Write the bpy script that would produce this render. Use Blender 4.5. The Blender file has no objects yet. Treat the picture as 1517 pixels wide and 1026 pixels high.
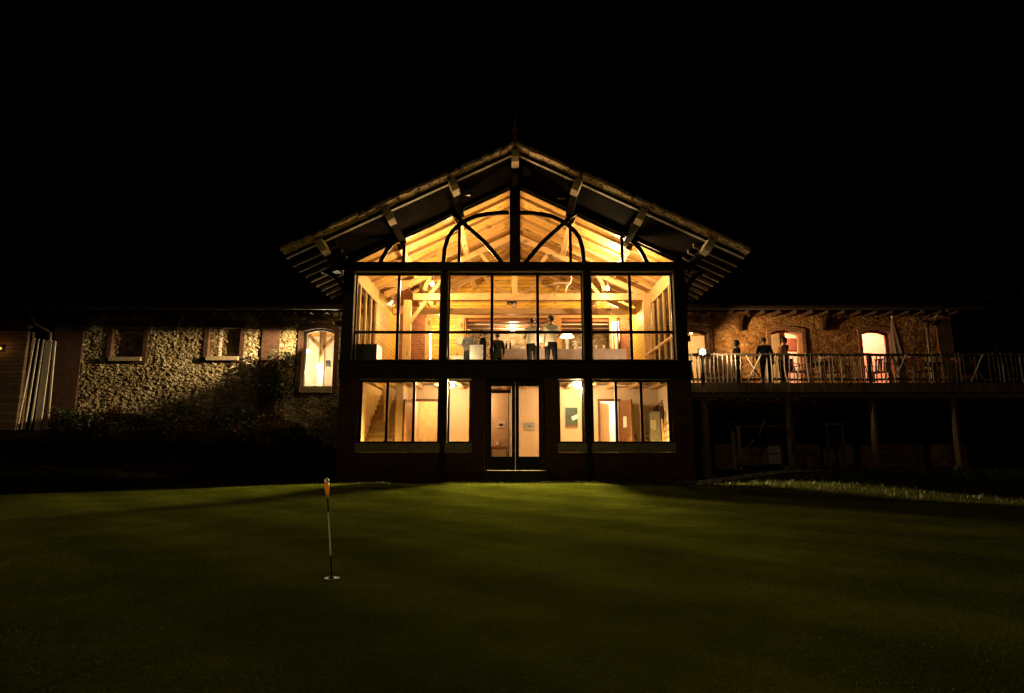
import bpy, bmesh, math, random
import numpy as np
from mathutils import Vector, Matrix
R = math.radians
rnd = random.Random(7)
S = bpy.context.scene
COL = S.collection

# ------------------------------------------------------------------ camera
F, PITCH, CAMH = 911.0, R(9.65), 0.9
cam_d = bpy.data.cameras.new('camera'); cam = bpy.data.objects.new('camera', cam_d); COL.objects.link(cam)
cam.location = (0, 0, CAMH); cam.rotation_euler = (R(90) + PITCH, 0, 0)
cam_d.sensor_width = 36; cam_d.lens = F / 1517 * 36; cam_d.clip_end = 2000; cam_d.clip_start = 0.05
S.camera = cam

def at(px, py, Y):
    "measure a photo pixel on the vertical plane at distance Y -> (x, z)"
    u = (px - 758.5) / F; v = (513 - py) / F
    t = Y / (math.cos(PITCH) - v * math.sin(PITCH))
    return t * u, CAMH + t * (math.sin(PITCH) + v * math.cos(PITCH))
def ax(px, py, Y): return at(px, py, Y)[0]
def az(py, Y): return at(758, py, Y)[1]

D = 17.8      # pavilion front
W = 21.2      # wing front
C = 0.09      # pavilion centre line
FL = 3.15     # upper floor
LF = 0.35     # lower floor
DK = 2.87     # deck

# ------------------------------------------------------------------ materials
def nodes(name):
    m = bpy.data.materials.new(name); m.use_nodes = True
    nt = m.node_tree; b = nt.nodes['Principled BSDF']
    return m, nt, b
def N(nt, t, **kw):
    n = nt.nodes.new(t)
    for k, v in kw.items(): setattr(n, k, v)
    return n
def L(nt, a, b): nt.links.new(a, b)
def pos(nt):
    return N(nt, 'ShaderNodeNewGeometry').outputs['Position']
def scaled(nt, src, s):
    m = N(nt, 'ShaderNodeMapping'); m.inputs['Scale'].default_value = s
    L(nt, src, m.inputs['Vector']); return m.outputs[0]
def noise(nt, vec, scale, detail=4, rough=.55):
    n = N(nt, 'ShaderNodeTexNoise'); n.inputs['Scale'].default_value = scale
    n.inputs['Detail'].default_value = detail; n.inputs['Roughness'].default_value = rough
    L(nt, vec, n.inputs['Vector']); return n.outputs['Fac']
def ramp(nt, fac, stops):
    r = N(nt, 'ShaderNodeValToRGB'); L(nt, fac, r.inputs[0])
    el = r.color_ramp.elements
    el[0].position, el[0].color = stops[0][0], (*stops[0][1], 1)
    el[1].position, el[1].color = stops[-1][0], (*stops[-1][1], 1)
    for p, c in stops[1:-1]:
        e = el.new(p); e.color = (*c, 1)
    return r.outputs[0]
def math_(nt, op, a, b=None):
    m = N(nt, 'ShaderNodeMath', operation=op)
    for i, v in enumerate((a, b)):
        if v is None: continue
        if isinstance(v, (int, float)): m.inputs[i].default_value = v
        else: L(nt, v, m.inputs[i])
    return m.outputs[0]
def mix(nt, fac, a, b, blend='MIX'):
    m = N(nt, 'ShaderNodeMixRGB', blend_type=blend)
    for i, v in zip(('Fac', 'Color1', 'Color2'), (fac, a, b)):
        if isinstance(v, (int, float)): m.inputs[i].default_value = v
        elif isinstance(v, tuple): m.inputs[i].default_value = (*v, 1)
        else: L(nt, v, m.inputs[i])
    return m.outputs[0]
def bump(nt, b, h, strength=.5, dist=.02):
    n = N(nt, 'ShaderNodeBump'); n.inputs['Strength'].default_value = strength; n.inputs['Distance'].default_value = dist
    L(nt, h, n.inputs['Height']); L(nt, n.outputs[0], b.inputs['Normal'])
def plain(name, c, rough=.6, metal=0, var=.25, scale=12, bmp=0.1, spec=.35):
    m, nt, b = nodes(name); b.inputs['Specular IOR Level'].default_value = spec
    f = noise(nt, pos(nt), scale)
    lo = tuple(x * (1 - var) for x in c); hi = tuple(min(1, x * (1 + var)) for x in c)
    L(nt, ramp(nt, f, [(.3, lo), (.7, hi)]), b.inputs['Base Color'])
    b.inputs['Roughness'].default_value = rough; b.inputs['Metallic'].default_value = metal
    if bmp: bump(nt, b, noise(nt, pos(nt), scale * 4), bmp, .01)
    return m
def wood(name, c, grain='x', seam=None, width=.15, rough=.55, knots=0, dark=.45, seamw=.05, spec=.35):
    "grain runs along axis; seam axis cuts boards"
    m, nt, b = nodes(name)
    p = pos(nt)
    sc = {'x': (1.2, 14, 14), 'y': (14, 1.2, 14), 'z': (14, 14, 1.2)}[grain]
    f = noise(nt, scaled(nt, p, sc), 2.2, 6, .6)
    col = ramp(nt, f, [(.25, tuple(x * dark for x in c)), (.5, c), (.8, tuple(min(1, x * 1.25) for x in c))])
    h = f
    if seam:
        sep = N(nt, 'ShaderNodeSeparateXYZ'); L(nt, p, sep.inputs[0])
        q = math_(nt, 'DIVIDE', sep.outputs['XYZ'.index(seam.upper())], width)
        fl = math_(nt, 'FLOOR', q)
        wn = N(nt, 'ShaderNodeTexWhiteNoise', noise_dimensions='1D'); L(nt, fl, wn.inputs['W'])
        tint = ramp(nt, wn.outputs['Value'], [(0, (.68, .66, .62)), (1, (1.15, 1.12, 1.08))])
        col = mix(nt, 1, col, tint, 'MULTIPLY')
        fr = math_(nt, 'FRACT', q)
        sm = math_(nt, 'LESS_THAN', fr, seamw)
        col = mix(nt, sm, col, tuple(x * .22 for x in c))
        h = math_(nt, 'SUBTRACT', f, sm)
    if knots:
        v = N(nt, 'ShaderNodeTexVoronoi'); v.inputs['Scale'].default_value = knots
        s2 = {'x': (.6, 1, 1.3), 'y': (1, .6, 1.3), 'z': (1.2, 1.2, .6)}[grain]
        L(nt, scaled(nt, p, s2), v.inputs['Vector'])
        k = ramp(nt, v.outputs['Distance'], [(.12, (1, 1, 1)), (.26, (0, 0, 0))])
        col = mix(nt, k, col, tuple(x * .3 for x in c))
    L(nt, col, b.inputs['Base Color']); b.inputs['Roughness'].default_value = rough; b.inputs['Specular IOR Level'].default_value = spec
    bump(nt, b, h, .35, .006)
    return m
def brick(name, c1, c2, mortar, bw=.24, bh=.075, bmp=.6):
    m, nt, b = nodes(name)
    sep = N(nt, 'ShaderNodeSeparateXYZ'); L(nt, pos(nt), sep.inputs[0])
    u = math_(nt, 'ADD', sep.outputs[0], sep.outputs[1])
    cmb = N(nt, 'ShaderNodeCombineXYZ'); L(nt, u, cmb.inputs[0]); L(nt, sep.outputs[2], cmb.inputs[1])
    t = N(nt, 'ShaderNodeTexBrick'); L(nt, cmb.outputs[0], t.inputs['Vector'])
    t.inputs['Scale'].default_value = 1; t.inputs['Brick Width'].default_value = bw; t.inputs['Row Height'].default_value = bh
    t.inputs['Mortar Size'].default_value = .008; t.inputs['Mortar Smooth'].default_value = .3; t.inputs['Bias'].default_value = -.1
    t.inputs['Color1'].default_value = (*c1, 1); t.inputs['Color2'].default_value = (*c2, 1); t.inputs['Mortar'].default_value = (*mortar, 1)
    f = noise(nt, pos(nt), 9, 5)
    col = mix(nt, 1, t.outputs['Color'], ramp(nt, f, [(.25, (.55, .55, .55)), (.75, (1.25, 1.2, 1.15))]), 'MULTIPLY')
    L(nt, col, b.inputs['Base Color']); b.inputs['Roughness'].default_value = .85
    h = math_(nt, 'SUBTRACT', noise(nt, pos(nt), 40, 3), math_(nt, 'MULTIPLY', t.outputs['Fac'], 1.6))
    bump(nt, b, h, bmp, .012)
    return m
def stone(name):
    m, nt, b = nodes(name)
    a = N(nt, 'ShaderNodeVertexColor', layer_name='stone_colour')
    f = noise(nt, pos(nt), 28, 6, .65); lf = noise(nt, pos(nt), 1.1, 3, .6)
    col = mix(nt, 1, a.outputs['Color'], ramp(nt, f, [(.25, (.5, .48, .45)), (.75, (1.3, 1.25, 1.2))]), 'MULTIPLY')
    col = mix(nt, 1, col, ramp(nt, lf, [(.35, (.55, .5, .42)), (.65, (1.1, 1.08, 1.05))]), 'MULTIPLY')
    L(nt, col, b.inputs['Base Color']); b.inputs['Roughness'].default_value = .9; b.inputs['Specular IOR Level'].default_value = .1
    bump(nt, b, f, .7, .02)
    return m
def emit(name, c, s):
    m, nt, b = nodes(name)
    b.inputs['Base Color'].default_value = (*c, 1)
    b.inputs['Emission Color'].default_value = (*c, 1); b.inputs['Emission Strength'].default_value = s
    return m
def glass(name, tint=(.93, .95, .93)):
    m = bpy.data.materials.new(name); m.use_nodes = True; nt = m.node_tree; nt.nodes.clear()
    o = N(nt, 'ShaderNodeOutputMaterial'); mx = N(nt, 'ShaderNodeMixShader')
    t = N(nt, 'ShaderNodeBsdfTransparent'); t.inputs[0].default_value = (*tint, 1)
    g = N(nt, 'ShaderNodeBsdfGlossy'); g.inputs['Roughness'].default_value = .01
    fr = N(nt, 'ShaderNodeFresnel'); fr.inputs[0].default_value = 1.3
    L(nt, fr.outputs[0], mx.inputs[0]); L(nt, t.outputs[0], mx.inputs[1]); L(nt, g.outputs[0], mx.inputs[2]); L(nt, mx.outputs[0], o.inputs[0])
    return m
def leafm(name, stops, trans=.25, rough=.45):
    m, nt, b = nodes(name)
    L(nt, ramp(nt, noise(nt, pos(nt), 9, 3), stops), b.inputs['Base Color'])
    b.inputs['Roughness'].default_value = rough
    tr = N(nt, 'ShaderNodeBsdfTranslucent'); tr.inputs[0].default_value = (*stops[-1][1], 1)
    mx = N(nt, 'ShaderNodeMixShader'); mx.inputs[0].default_value = trans
    out = nt.nodes['Material Output']
    L(nt, b.outputs[0], mx.inputs[1]); L(nt, tr.outputs[0], mx.inputs[2]); L(nt, mx.outputs[0], out.inputs[0])
    return m

M = {}
M['darkwood'] = wood('dark_stained_timber', (.030, .016, .010), 'x', rough=.5)
M['darkwood_z'] = wood('dark_stained_post', (.030, .016, .010), 'z', rough=.5)
M['frame'] = plain('dark_bronze_frame', (.022, .014, .011), .4, .0, .2, 20, .05)
M['brick'] = brick('dark_red_brick', (.17, .055, .035), (.11, .035, .025), (.12, .085, .065))
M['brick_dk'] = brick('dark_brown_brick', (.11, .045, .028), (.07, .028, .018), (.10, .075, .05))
M['brick_or'] = brick('orange_red_brick', (.24, .085, .042), (.16, .05, .028), (.24, .18, .12))
M['ceil'] = wood('pine_ceiling_boards', (.60, .35, .10), 'x', 'y', .20, .5, 3.2, .5, .10)
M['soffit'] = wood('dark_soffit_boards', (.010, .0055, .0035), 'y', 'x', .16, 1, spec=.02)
M['lining'] = plain('pale_reveal_lining', (.52, .44, .36), .7, 0, .3, 9, .1)
M['siding'] = wood('knotty_pine_siding', (.70, .43, .085), 'x', 'z', .165, .5, 6.0, .3, .12)
M['beam'] = wood('pale_oak_beam', (.44, .26, .115), 'x', rough=.55, knots=2.5, dark=.6)
M['beam_y'] = wood('pale_oak_purlin', (.46, .28, .125), 'y', rough=.55, knots=2.5, dark=.6)
M['beam_z'] = wood('pale_oak_post', (.52, .31, .125), 'z', rough=.55, knots=2.5, dark=.6)
M['redslat'] = wood('red_brown_ceiling_slats', (.33, .13, .06), 'x', 'y', .32, .5, 0, .5, .12)
M['oldwood'] = wood('weathered_chestnut', (.46, .36, .25), 'z', rough=.8, knots=4, dark=.4)
M['postwood'] = wood('dark_weathered_post', (.16, .095, .045), 'z', rough=.9, knots=3, dark=.4)
M['oldwood_x'] = wood('weathered_rail', (.22, .15, .09), 'x', rough=.8, knots=4, dark=.4)
M['decking'] = wood('deck_boards', (.26, .18, .11), 'x', 'y', .14, .8, 0, .5)
M['fascia'] = wood('deck_fascia_boards', (.24, .15, .085), 'z', 'x', .13, .8, 4, .4, .1)
M['shed'] = wood('shed_boards', (.16, .10, .06), 'x', 'z', .14, .8, 3, .5, .12)
M['door'] = wood('brown_door', (.17, .075, .03), 'z', rough=.45)
M['doorlight'] = wood('light_oak_door', (.55, .32, .13), 'z', rough=.45)
M['palewood'] = wood('pale_planks', (.62, .55, .45), 'z', rough=.7, dark=.6)
M['lit_tip'] = wood('lit_purlin_wood', (.74, .54, .36), 'y', rough=.8, dark=.7)  # pale purlin wood: the light on the outer ends is in the colour
M['glass'] = glass('window_glass')
M['wall_beige'] = plain('beige_plaster', (.70, .52, .33), .8, 0, .05, 3, .05)
M['wall_yellow'] = plain('rough_yellow_plaster', (.72, .50, .22), .9, 0, .15, 4, .5)
M['wall_white'] = plain('white_plaster', (.78, .72, .62), .8, 0, .04, 3, .05)
M['wall_salmon'] = plain('salmon_plaster', (.80, .50, .36), .8, 0, .1, 2.5, .05)
M['stone'] = stone('rubble_stone')
M['sill'] = plain('stone_sill', (.40, .33, .24), .8, 0, .25, 10, .3)
M['riser_dk'] = plain('dark_worn_step', (.14, .11, .08), .9, 0, .3, 8, .2)
M['sill_pale'] = plain('pale_stone_sill', (.44, .36, .24), .8, 0, .2, 10, .3)
M['tile'] = plain('weathered_roof_tile', (.055, .028, .020), 1, 0, .45, 7, .4, .03)
M['verge'] = plain('pale_mortared_verge', (.72, .48, .29), .9, 0, .45, 16, .5)
M['zinc'] = plain('dark_zinc', (.07, .06, .055), .45, .6, .2, 10, .05)
M['black'] = plain('black_metal', (.012, .012, .012), .4, .2, .2, 10, .05)
M['blackcloth'] = plain('black_cloth', (.008, .007, .007), .95, 0, .3, 30, .2, .03)
M['greycloth'] = plain('charcoal_cloth', (.020, .018, .017), .9, 0, .4, 25, .2, .05)
M['shirt'] = plain('cream_shirt', (.80, .70, .54), .85, 0, .08, 14, .3)
M['rust'] = plain('rust_shirt', (.13, .045, .018), .85, 0, .15, 14, .3)
M['leather'] = plain('grey_leather', (.12, .115, .11), .35, 0, .6, 9, .3)
M['skin'] = plain('skin', (.50, .28, .18), .5, 0, .08, 20, .05)
M['hair'] = plain('dark_hair', (.018, .011, .008), .5, 0, .3, 40, .4)
M['blond'] = plain('blond_hair', (.42, .25, .09), .5, 0, .3, 40, .4)
M['cloth_lilac'] = plain('grey_lilac_cloth', (.46, .35, .36), .85, 0, .08, 6, .2)
M['cloth_white'] = plain('white_cloth', (.76, .72, .66), .85, 0, .06, 8, .2)
M['white'] = plain('white_paint', (.78, .76, .72), .5, 0, .05, 8, .03)
M['grey'] = plain('grey_paint', (.33, .33, .31), .5, 0, .12, 8, .05)
M['green_board'] = plain('dark_green_poster', (.035, .06, .05), .6, 0, .35, 14, .02)
M['paper'] = plain('paper', (.8, .78, .72), .8, 0, .04, 10, 0)
M['photo_dark'] = plain('dark_print', (.06, .045, .035), .5, 0, .5, 30, 0)
M['terracotta'] = plain('terracotta', (.30, .11, .05), .8, 0, .2, 10, .1)
M['redpaint'] = plain('red_painted_metal', (.20, .035, .02), .45, 0, .3, 12, .05)
M['canvas'] = plain('beige_parasol_canvas', (.10, .07, .055), .9, 0, .15, 14, .2)
M['soil_shade'] = plain('shaded_soil', (.016, .011, .008), 1, 0, .6, 6, .6, .02)  # near black: the shade on the bank is put into this colour
M['gold'] = plain('brass', (.55, .34, .10), .3, .8, .1, 10, 0)
M['bulb'] = emit('warm_bulb', (1, .80, .50), 40)
M['bulb_soft'] = emit('soft_lamp_shade', (1, .78, .50), 4.5)
M['strip'] = emit('light_strip', (1, .88, .66), 16)
M['ember'] = emit('amber_lamp', (1, .45, .08), 1.2)
M['leaf'] = leafm('dark_green_leaves', [(.3, (.018, .032, .010)), (.7, (.055, .075, .022))])
M['leaf_red'] = leafm('russet_leaves', [(.3, (.05, .022, .012)), (.7, (.12, .06, .025))])
M['leaf_ol'] = leafm('olive_leaves', [(.3, (.04, .045, .012)), (.7, (.11, .11, .03))])
M['bark'] = plain('bark', (.06, .045, .03), .9, 0, .4, 8, .6)
M['orange_plastic'] = leafm('orange_plastic', [(.3, (.80, .42, .10)), (.7, (.90, .52, .14))], .55)
M['white_plastic'] = leafm('white_plastic', [(.3, (.7, .68, .62)), (.7, (.8, .78, .74))], .4)
M['blade'] = leafm('rough_grass_blades', [(.3, (.016, .019, .005)), (.7, (.042, .044, .012))], .25)

# ------------------------------------------------------------------ mesh builder
ORG = {}
class MB:
    def __init__(s): s.v = []; s.f = []; s.m = []; s.cur = 0
    def add(s, vs, fs):
        o = len(s.v); s.v.extend([tuple(v) for v in vs]); s.f.extend([tuple(i + o for i in f) for f in fs]); s.m.extend([s.cur] * len(fs)); return s
    def box(s, x0, x1, y0, y1, z0, z1):
        return s.add([(x0,y0,z0),(x1,y0,z0),(x1,y1,z0),(x0,y1,z0),(x0,y0,z1),(x1,y0,z1),(x1,y1,z1),(x0,y1,z1)],
              [(0,3,2,1),(4,5,6,7),(0,1,5,4),(1,2,6,5),(2,3,7,6),(3,0,4,7)])
    def beam(s, a, b, w, h, up=(0,0,1)):
        a, b = Vector(a), Vector(b); d = (b - a).normalized(); up = Vector(up)
        if abs(d.dot(up)) > .98: up = Vector((0,1,0))
        sd = d.cross(up).normalized(); u = sd.cross(d).normalized()
        q = [sd * w/2 * i + u * h/2 * j for i, j in ((-1,-1),(1,-1),(1,1),(-1,1))]
        return s.add([a + k for k in q] + [b + k for k in q], [(0,3,2,1),(4,5,6,7),(0,1,5,4),(1,2,6,5),(2,3,7,6),(3,0,4,7)])
    def tube(s, path, r, seg=8, cap=True):
        path = [Vector(p) for p in path]; n = len(path)
        rr = r if isinstance(r, (list, tuple)) else [r] * n
        vs = []; fs = []; ref = None
        for i, p in enumerate(path):
            t = (path[min(i+1, n-1)] - path[max(i-1, 0)]).normalized()
            if ref is None:
                ref = Vector((0,0,1)) if abs(t.z) < .9 else Vector((1,0,0))
            a = t.cross(ref).normalized(); b2 = a.cross(t).normalized(); ref = b2
            for k in range(seg):
                an = 2 * math.pi * k / seg
                vs.append(p + (a * math.cos(an) + b2 * math.sin(an)) * rr[i])
        for i in range(n - 1):
            for k in range(seg):
                k2 = (k + 1) % seg
                fs.append((i*seg+k, i*seg+k2, (i+1)*seg+k2, (i+1)*seg+k))
        if cap:
            fs.append(tuple(range(seg-1, -1, -1))); fs.append(tuple((n-1)*seg + k for k in range(seg)))
        return s.add(vs, fs)
    def lathe(s, prof, c=(0,0,0), seg=16, sx=1, sy=1):
        vs = []; fs = []; n = len(prof)
        for r, z in prof:
            for k in range(seg):
                a = 2*math.pi*k/seg; vs.append((c[0] + r*math.cos(a)*sx, c[1] + r*math.sin(a)*sy, c[2] + z))
        for i in range(n-1):
            for k in range(seg):
                k2 = (k+1) % seg; fs.append((i*seg+k, i*seg+k2, (i+1)*seg+k2, (i+1)*seg+k))
        fs.append(tuple(range(seg-1, -1, -1))); fs.append(tuple((n-1)*seg+k for k in range(seg)))
        return s.add(vs, fs)
    def ball(s, c, r, seg=12, rings=8, sc=(1,1,1)):
        prof = [(max(1e-4, math.sin(math.pi*i/rings))*r, -math.cos(math.pi*i/rings)*r*sc[2]) for i in range(rings+1)]
        return s.lathe(prof, c, seg, sc[0], sc[1])
    def prism(s, poly, y0, y1):
        "polygon in x,z extruded along y"
        n = len(poly)
        vs = [(x, y0, z) for x, z in poly] + [(x, y1, z) for x, z in poly]
        fs = [tuple(range(n)), tuple(range(2*n-1, n-1, -1))] + [(i, i+n, (i+1) % n + n, (i+1) % n) for i in range(n)]
        return s.add(vs, fs)
    def ribbon(s, path, w, y0, y1):
        "curved bar in the x,z plane"
        n = len(path); P = [Vector((a, b)) for a, b in path]; vs = []; fs = []
        for i, p in enumerate(P):
            t = (P[min(i+1,n-1)] - P[max(i-1,0)]).normalized(); q = Vector((-t.y, t.x)) * w/2
            for k, y in ((q,y0),(q,y1),(-q,y1),(-q,y0)): vs.append((p.x+k.x, y, p.y+k.y))
        for i in range(n-1):
            for k in range(4):
                k2 = (k+1) % 4; fs.append((i*4+k, i*4+k2, (i+1)*4+k2, (i+1)*4+k))
        fs.append((3,2,1,0)); fs.append(tuple((n-1)*4+k for k in range(4)))
        return s.add(vs, fs)
    def ring(s, inner, outer, y0, y1):
        "closed band between two x,z outlines of equal length (open at the bottom)"
        n = len(inner); vs = []; fs = []
        for o in (inner, outer):
            vs += [(x, y0, z) for x, z in o]
        for o in (inner, outer):
            vs += [(x, y1, z) for x, z in o]
        for i in range(n-1):
            fs += [(i, i+1, n+i+1, n+i), (2*n+i, 3*n+i, 3*n+i+1, 2*n+i+1), (i, 2*n+i, 2*n+i+1, i+1), (n+i, n+i+1, 3*n+i+1, 3*n+i)]
        fs += [(0, n, 3*n, 2*n), (n-1, 3*n-1, 4*n-1, 2*n-1)]
        return s.add(vs, fs)
    def build(s, name, mat, parent=None, loc=None, smooth=False, local=False):
        me = bpy.data.meshes.new(name)
        o = bpy.data.objects.new(name, me); COL.objects.link(o)
        if parent is not None:
            o.parent = parent; org = ORG[parent.name]
        else:
            org = Vector(loc) if loc is not None else Vector((0,0,0))
            o.location = org
            if local: org = Vector((0,0,0))
        ORG[o.name] = org
        me.from_pydata([(a-org[0], b-org[1], c-org[2]) for a, b, c in s.v], [], s.f)
        for m in (mat if isinstance(mat, (list, tuple)) else [mat]): me.materials.append(m)
        if any(s.m): me.polygons.foreach_set('material_index', s.m)
        bm = bmesh.new(); bm.from_mesh(me); bmesh.ops.recalc_face_normals(bm, faces=bm.faces); bm.to_mesh(me); bm.free()
        if smooth: me.polygons.foreach_set('use_smooth', [True] * len(me.polygons))
        me.update()
        return o
def tag(o, label=None, cat=None, group=None, kind=None):
    if label: o['label'] = label
    if cat: o['category'] = cat
    if group: o['group'] = group
    if kind: o['kind'] = kind
    return o
def thing(name, label, cat, loc=(0,0,0), rotz=0, group=None, local=False):
    o = bpy.data.objects.new(name, None); COL.objects.link(o); o.empty_display_size = .2
    o.location = loc; o.rotation_euler = (0, 0, rotz)
    ORG[o.name] = Vector((0,0,0)) if local else Vector(loc)
    return tag(o, label, cat, group)
def copy_tree(o, parent=None):
    c = o.copy(); COL.objects.link(c)
    if parent: c.parent = parent
    ORG[c.name] = ORG[o.name]
    for ch in list(o.children): copy_tree(ch, c)
    return c
def point(loc, w, col=(1, .66, .30), r=.08, name='lamp_light'):
    l = bpy.data.lights.new(name, 'POINT'); l.energy = w; l.color = col; l.shadow_soft_size = r
    o = bpy.data.objects.new(name, l); COL.objects.link(o); o.location = loc; return o
def spot(loc, target, w, col, angle, blend=.5, r=.05, name='spot_beam'):
    l = bpy.data.lights.new(name, 'SPOT'); l.energy = w; l.color = col; l.spot_size = R(angle); l.spot_blend = blend; l.shadow_soft_size = r
    o = bpy.data.objects.new(name, l); COL.objects.link(o); o.location = loc
    o.rotation_euler = (Vector(target) - Vector(loc)).to_track_quat('-Z', 'Y').to_euler(); return o

# ------------------------------------------------------------------ sky: a clear black night
w = bpy.data.worlds.new('World'); S.world = w; w.use_nodes = True
nt = w.node_tree; bg = nt.nodes['Background']
sky = nt.nodes.new('ShaderNodeTexSky'); sky.sky_type = 'NISHITA'; sky.sun_disc = False
sky.sun_elevation = R(-6); sky.sun_rotation = R(200)
nt.links.new(sky.outputs[0], bg.inputs[0]); bg.inputs[1].default_value = 0.0012
sun = bpy.data.lights.new('front_fill', 'SUN'); sun.energy = .05; sun.angle = R(.5); sun.color = (1, .74, .45)  # weak warm fill added from the front to lift brick and posts
so = bpy.data.objects.new('front_fill', sun); COL.objects.link(so); so.rotation_euler = (R(68), 0, R(-20))

# ------------------------------------------------------------------ ground
def sst(t):
    t = np.clip(t, 0, 1); return t * t * (3 - 2 * t)
def ground(x, y):
    x = np.asarray(x, float); y = np.asarray(y, float)
    z = sst((-4.9 - x) / 3.2) * sst((y - 15.3) / 5.2) * 1.55
    z = z + .72 * np.exp(-((x + 13.2) / 3.6) ** 2 - ((y - 14.2) / 2.0) ** 2)
    z = z + sst((x - 4.4) / 4) * sst((y - 11.2) / 4.6) * .36
    z = z + .14 * np.exp(-((y - 14.6) / 1.9) ** 2) * np.exp(-(x / 7.5) ** 2)
    z = z + .025 * np.sin(x * .7 + y * .3) * sst((y - 4) / 6) * sst((17 - y) / 3)
    return z
def axis(lo, hi, st, far): return np.concatenate([-np.array(far[::-1]) + lo, np.arange(lo, hi + st / 2, st), np.array(far) + hi])
gx = axis(-26, 26, .25, [2, 6, 14, 30, 70, 160, 380]); gy = axis(-6, 24, .25, [2, 6, 14, 30, 70, 160, 380])
def sheet(X, Y, off=0):
    nx, ny = len(X), len(Y); xx, yy = np.meshgrid(X, Y); zz = ground(xx, yy) + off
    vs = np.stack([xx.ravel(), yy.ravel(), zz.ravel()], 1)
    fs = [(j*nx+i, j*nx+i+1, (j+1)*nx+i+1, (j+1)*nx+i) for j in range(ny-1) for i in range(nx-1)]
    return vs, fs
def grass_mat(name, lo, hi, tuft, dirt, stripe=False):
    m, nt, b = nodes(name); p = pos(nt)
    wv = None
    if stripe:
        wv = N(nt, 'ShaderNodeTexWave', wave_type='BANDS', bands_direction='DIAGONAL'); wv.inputs['Scale'].default_value = .28; wv.inputs['Distortion'].default_value = .8; L(nt, p, wv.inputs['Vector'])
    f1 = noise(nt, p, 1.3, 5, .6); f2 = noise(nt, scaled(nt, p, (1, .6, 1)), tuft, 6, .75)
    col = ramp(nt, math_(nt, 'ADD', math_(nt, 'MULTIPLY', f1, .45), math_(nt, 'MULTIPLY', f2, .55)), [(.36, dirt), (.46, lo), (.62, hi)])
    if wv: col = mix(nt, 1, col, ramp(nt, wv.outputs['Fac'], [(.3, (.84, .84, .84)), (.7, (1.1, 1.1, 1.1))]), 'MULTIPLY')
    L(nt, col, b.inputs['Base Color']); b.inputs['Roughness'].default_value = .8
    b.inputs['Specular IOR Level'].default_value = 0
    bump(nt, b, f2, 1, .035)
    return m
M['turf_blade'] = leafm('turf_blades', [(.3, (.040, .047, .007)), (.7, (.077, .084, .012))], .2, .8)
M['rough'] = grass_mat('rough_grass', (.045, .050, .012), (.10, .10, .026), 22, (.04, .028, .014))
M['green'] = grass_mat('putting_green_turf', (.048, .054, .007), (.085, .091, .011), 60, (.040, .041, .007), True)
vs, fs = sheet(gx, gy)
b = MB(); b.add(vs, fs); tag(b.build('rough_ground', M['rough'], smooth=True), kind='structure')
# the putting green: smooth outline, laid on the rough
ring_pts = [(-12.6, 9.0), (-11.3, 11.8), (-8.2, 14.0), (-4.5, 15.5), (0, 15.7), (2.8, 15.0), (5.4, 12.9), (8.0, 11.0), (11.5, 9.6), (13.5, 6), (12, 0), (7, -4), (0, -5.3), (-7, -4), (-12, 1)]
def catmull(P, k=8):
    out = []; n = len(P)
    for i in range(n):
        p0, p1, p2, p3 = (np.array(P[(i+j) % n], float) for j in (-1, 0, 1, 2))
        for t in np.linspace(0, 1, k, endpoint=False):
            out.append(.5 * ((2*p1) + (-p0+p2)*t + (2*p0-5*p1+4*p2-p3)*t*t + (-p0+3*p1-3*p2+p3)*t**3))
    return np.array(out)
rim = catmull(ring_pts); cen = np.array((0, 6.0)); vs = []; fs = []; K = 46; nr = len(rim)
for k in range(1, K + 1):
    q = cen + (rim - cen) * (k / K)
    zz = ground(q[:, 0], q[:, 1]) + (.014 if k < K else -.03)
    vs += [(a, c, d) for (a, c), d in zip(q, zz)]
for k in range(K - 1):
    for i in range(nr): fs.append((k*nr+i, k*nr+(i+1) % nr, (k+1)*nr+(i+1) % nr, (k+1)*nr+i))
fs.append(tuple(range(nr)))
b = MB(); b.add(vs, fs); tag(b.build('putting_green', M['green'], smooth=True), kind='structure')
b = MB(); vs = []; fs = []; nxb = 50
def bed_front(x): return 16.6 + .25 * math.sin(x * .9) + .012 * (x + 11) ** 2 * (1 if x < -11 else .3)
for i in range(nxb):
    x = -17 + i * (11.9 / (nxb - 1))
    for j in range(14):
        y = bed_front(x) + (W + .1 - bed_front(x)) * j / 13
        vs.append((x, y, float(ground(x, y)) + (.03 + .03 * math.sin(x * 7 + y * 5) * (1 if j else 0) if j else -.02)))
for i in range(nxb - 1):
    for j in range(13): fs.append((i*14+j, (i+1)*14+j, (i+1)*14+j+1, i*14+j+1))
b.add(vs, fs); tag(b.build('planting_bed', M['soil_shade'], smooth=True), kind='structure')
def in_green(x, y):
    ins = False; j = nr - 1
    for i in range(nr):
        if (rim[i][1] > y) != (rim[j][1] > y) and x < (rim[j][0]-rim[i][0]) * (y-rim[i][1]) / (rim[j][1]-rim[i][1]) + rim[i][0]: ins = not ins
        j = i
    return ins
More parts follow.
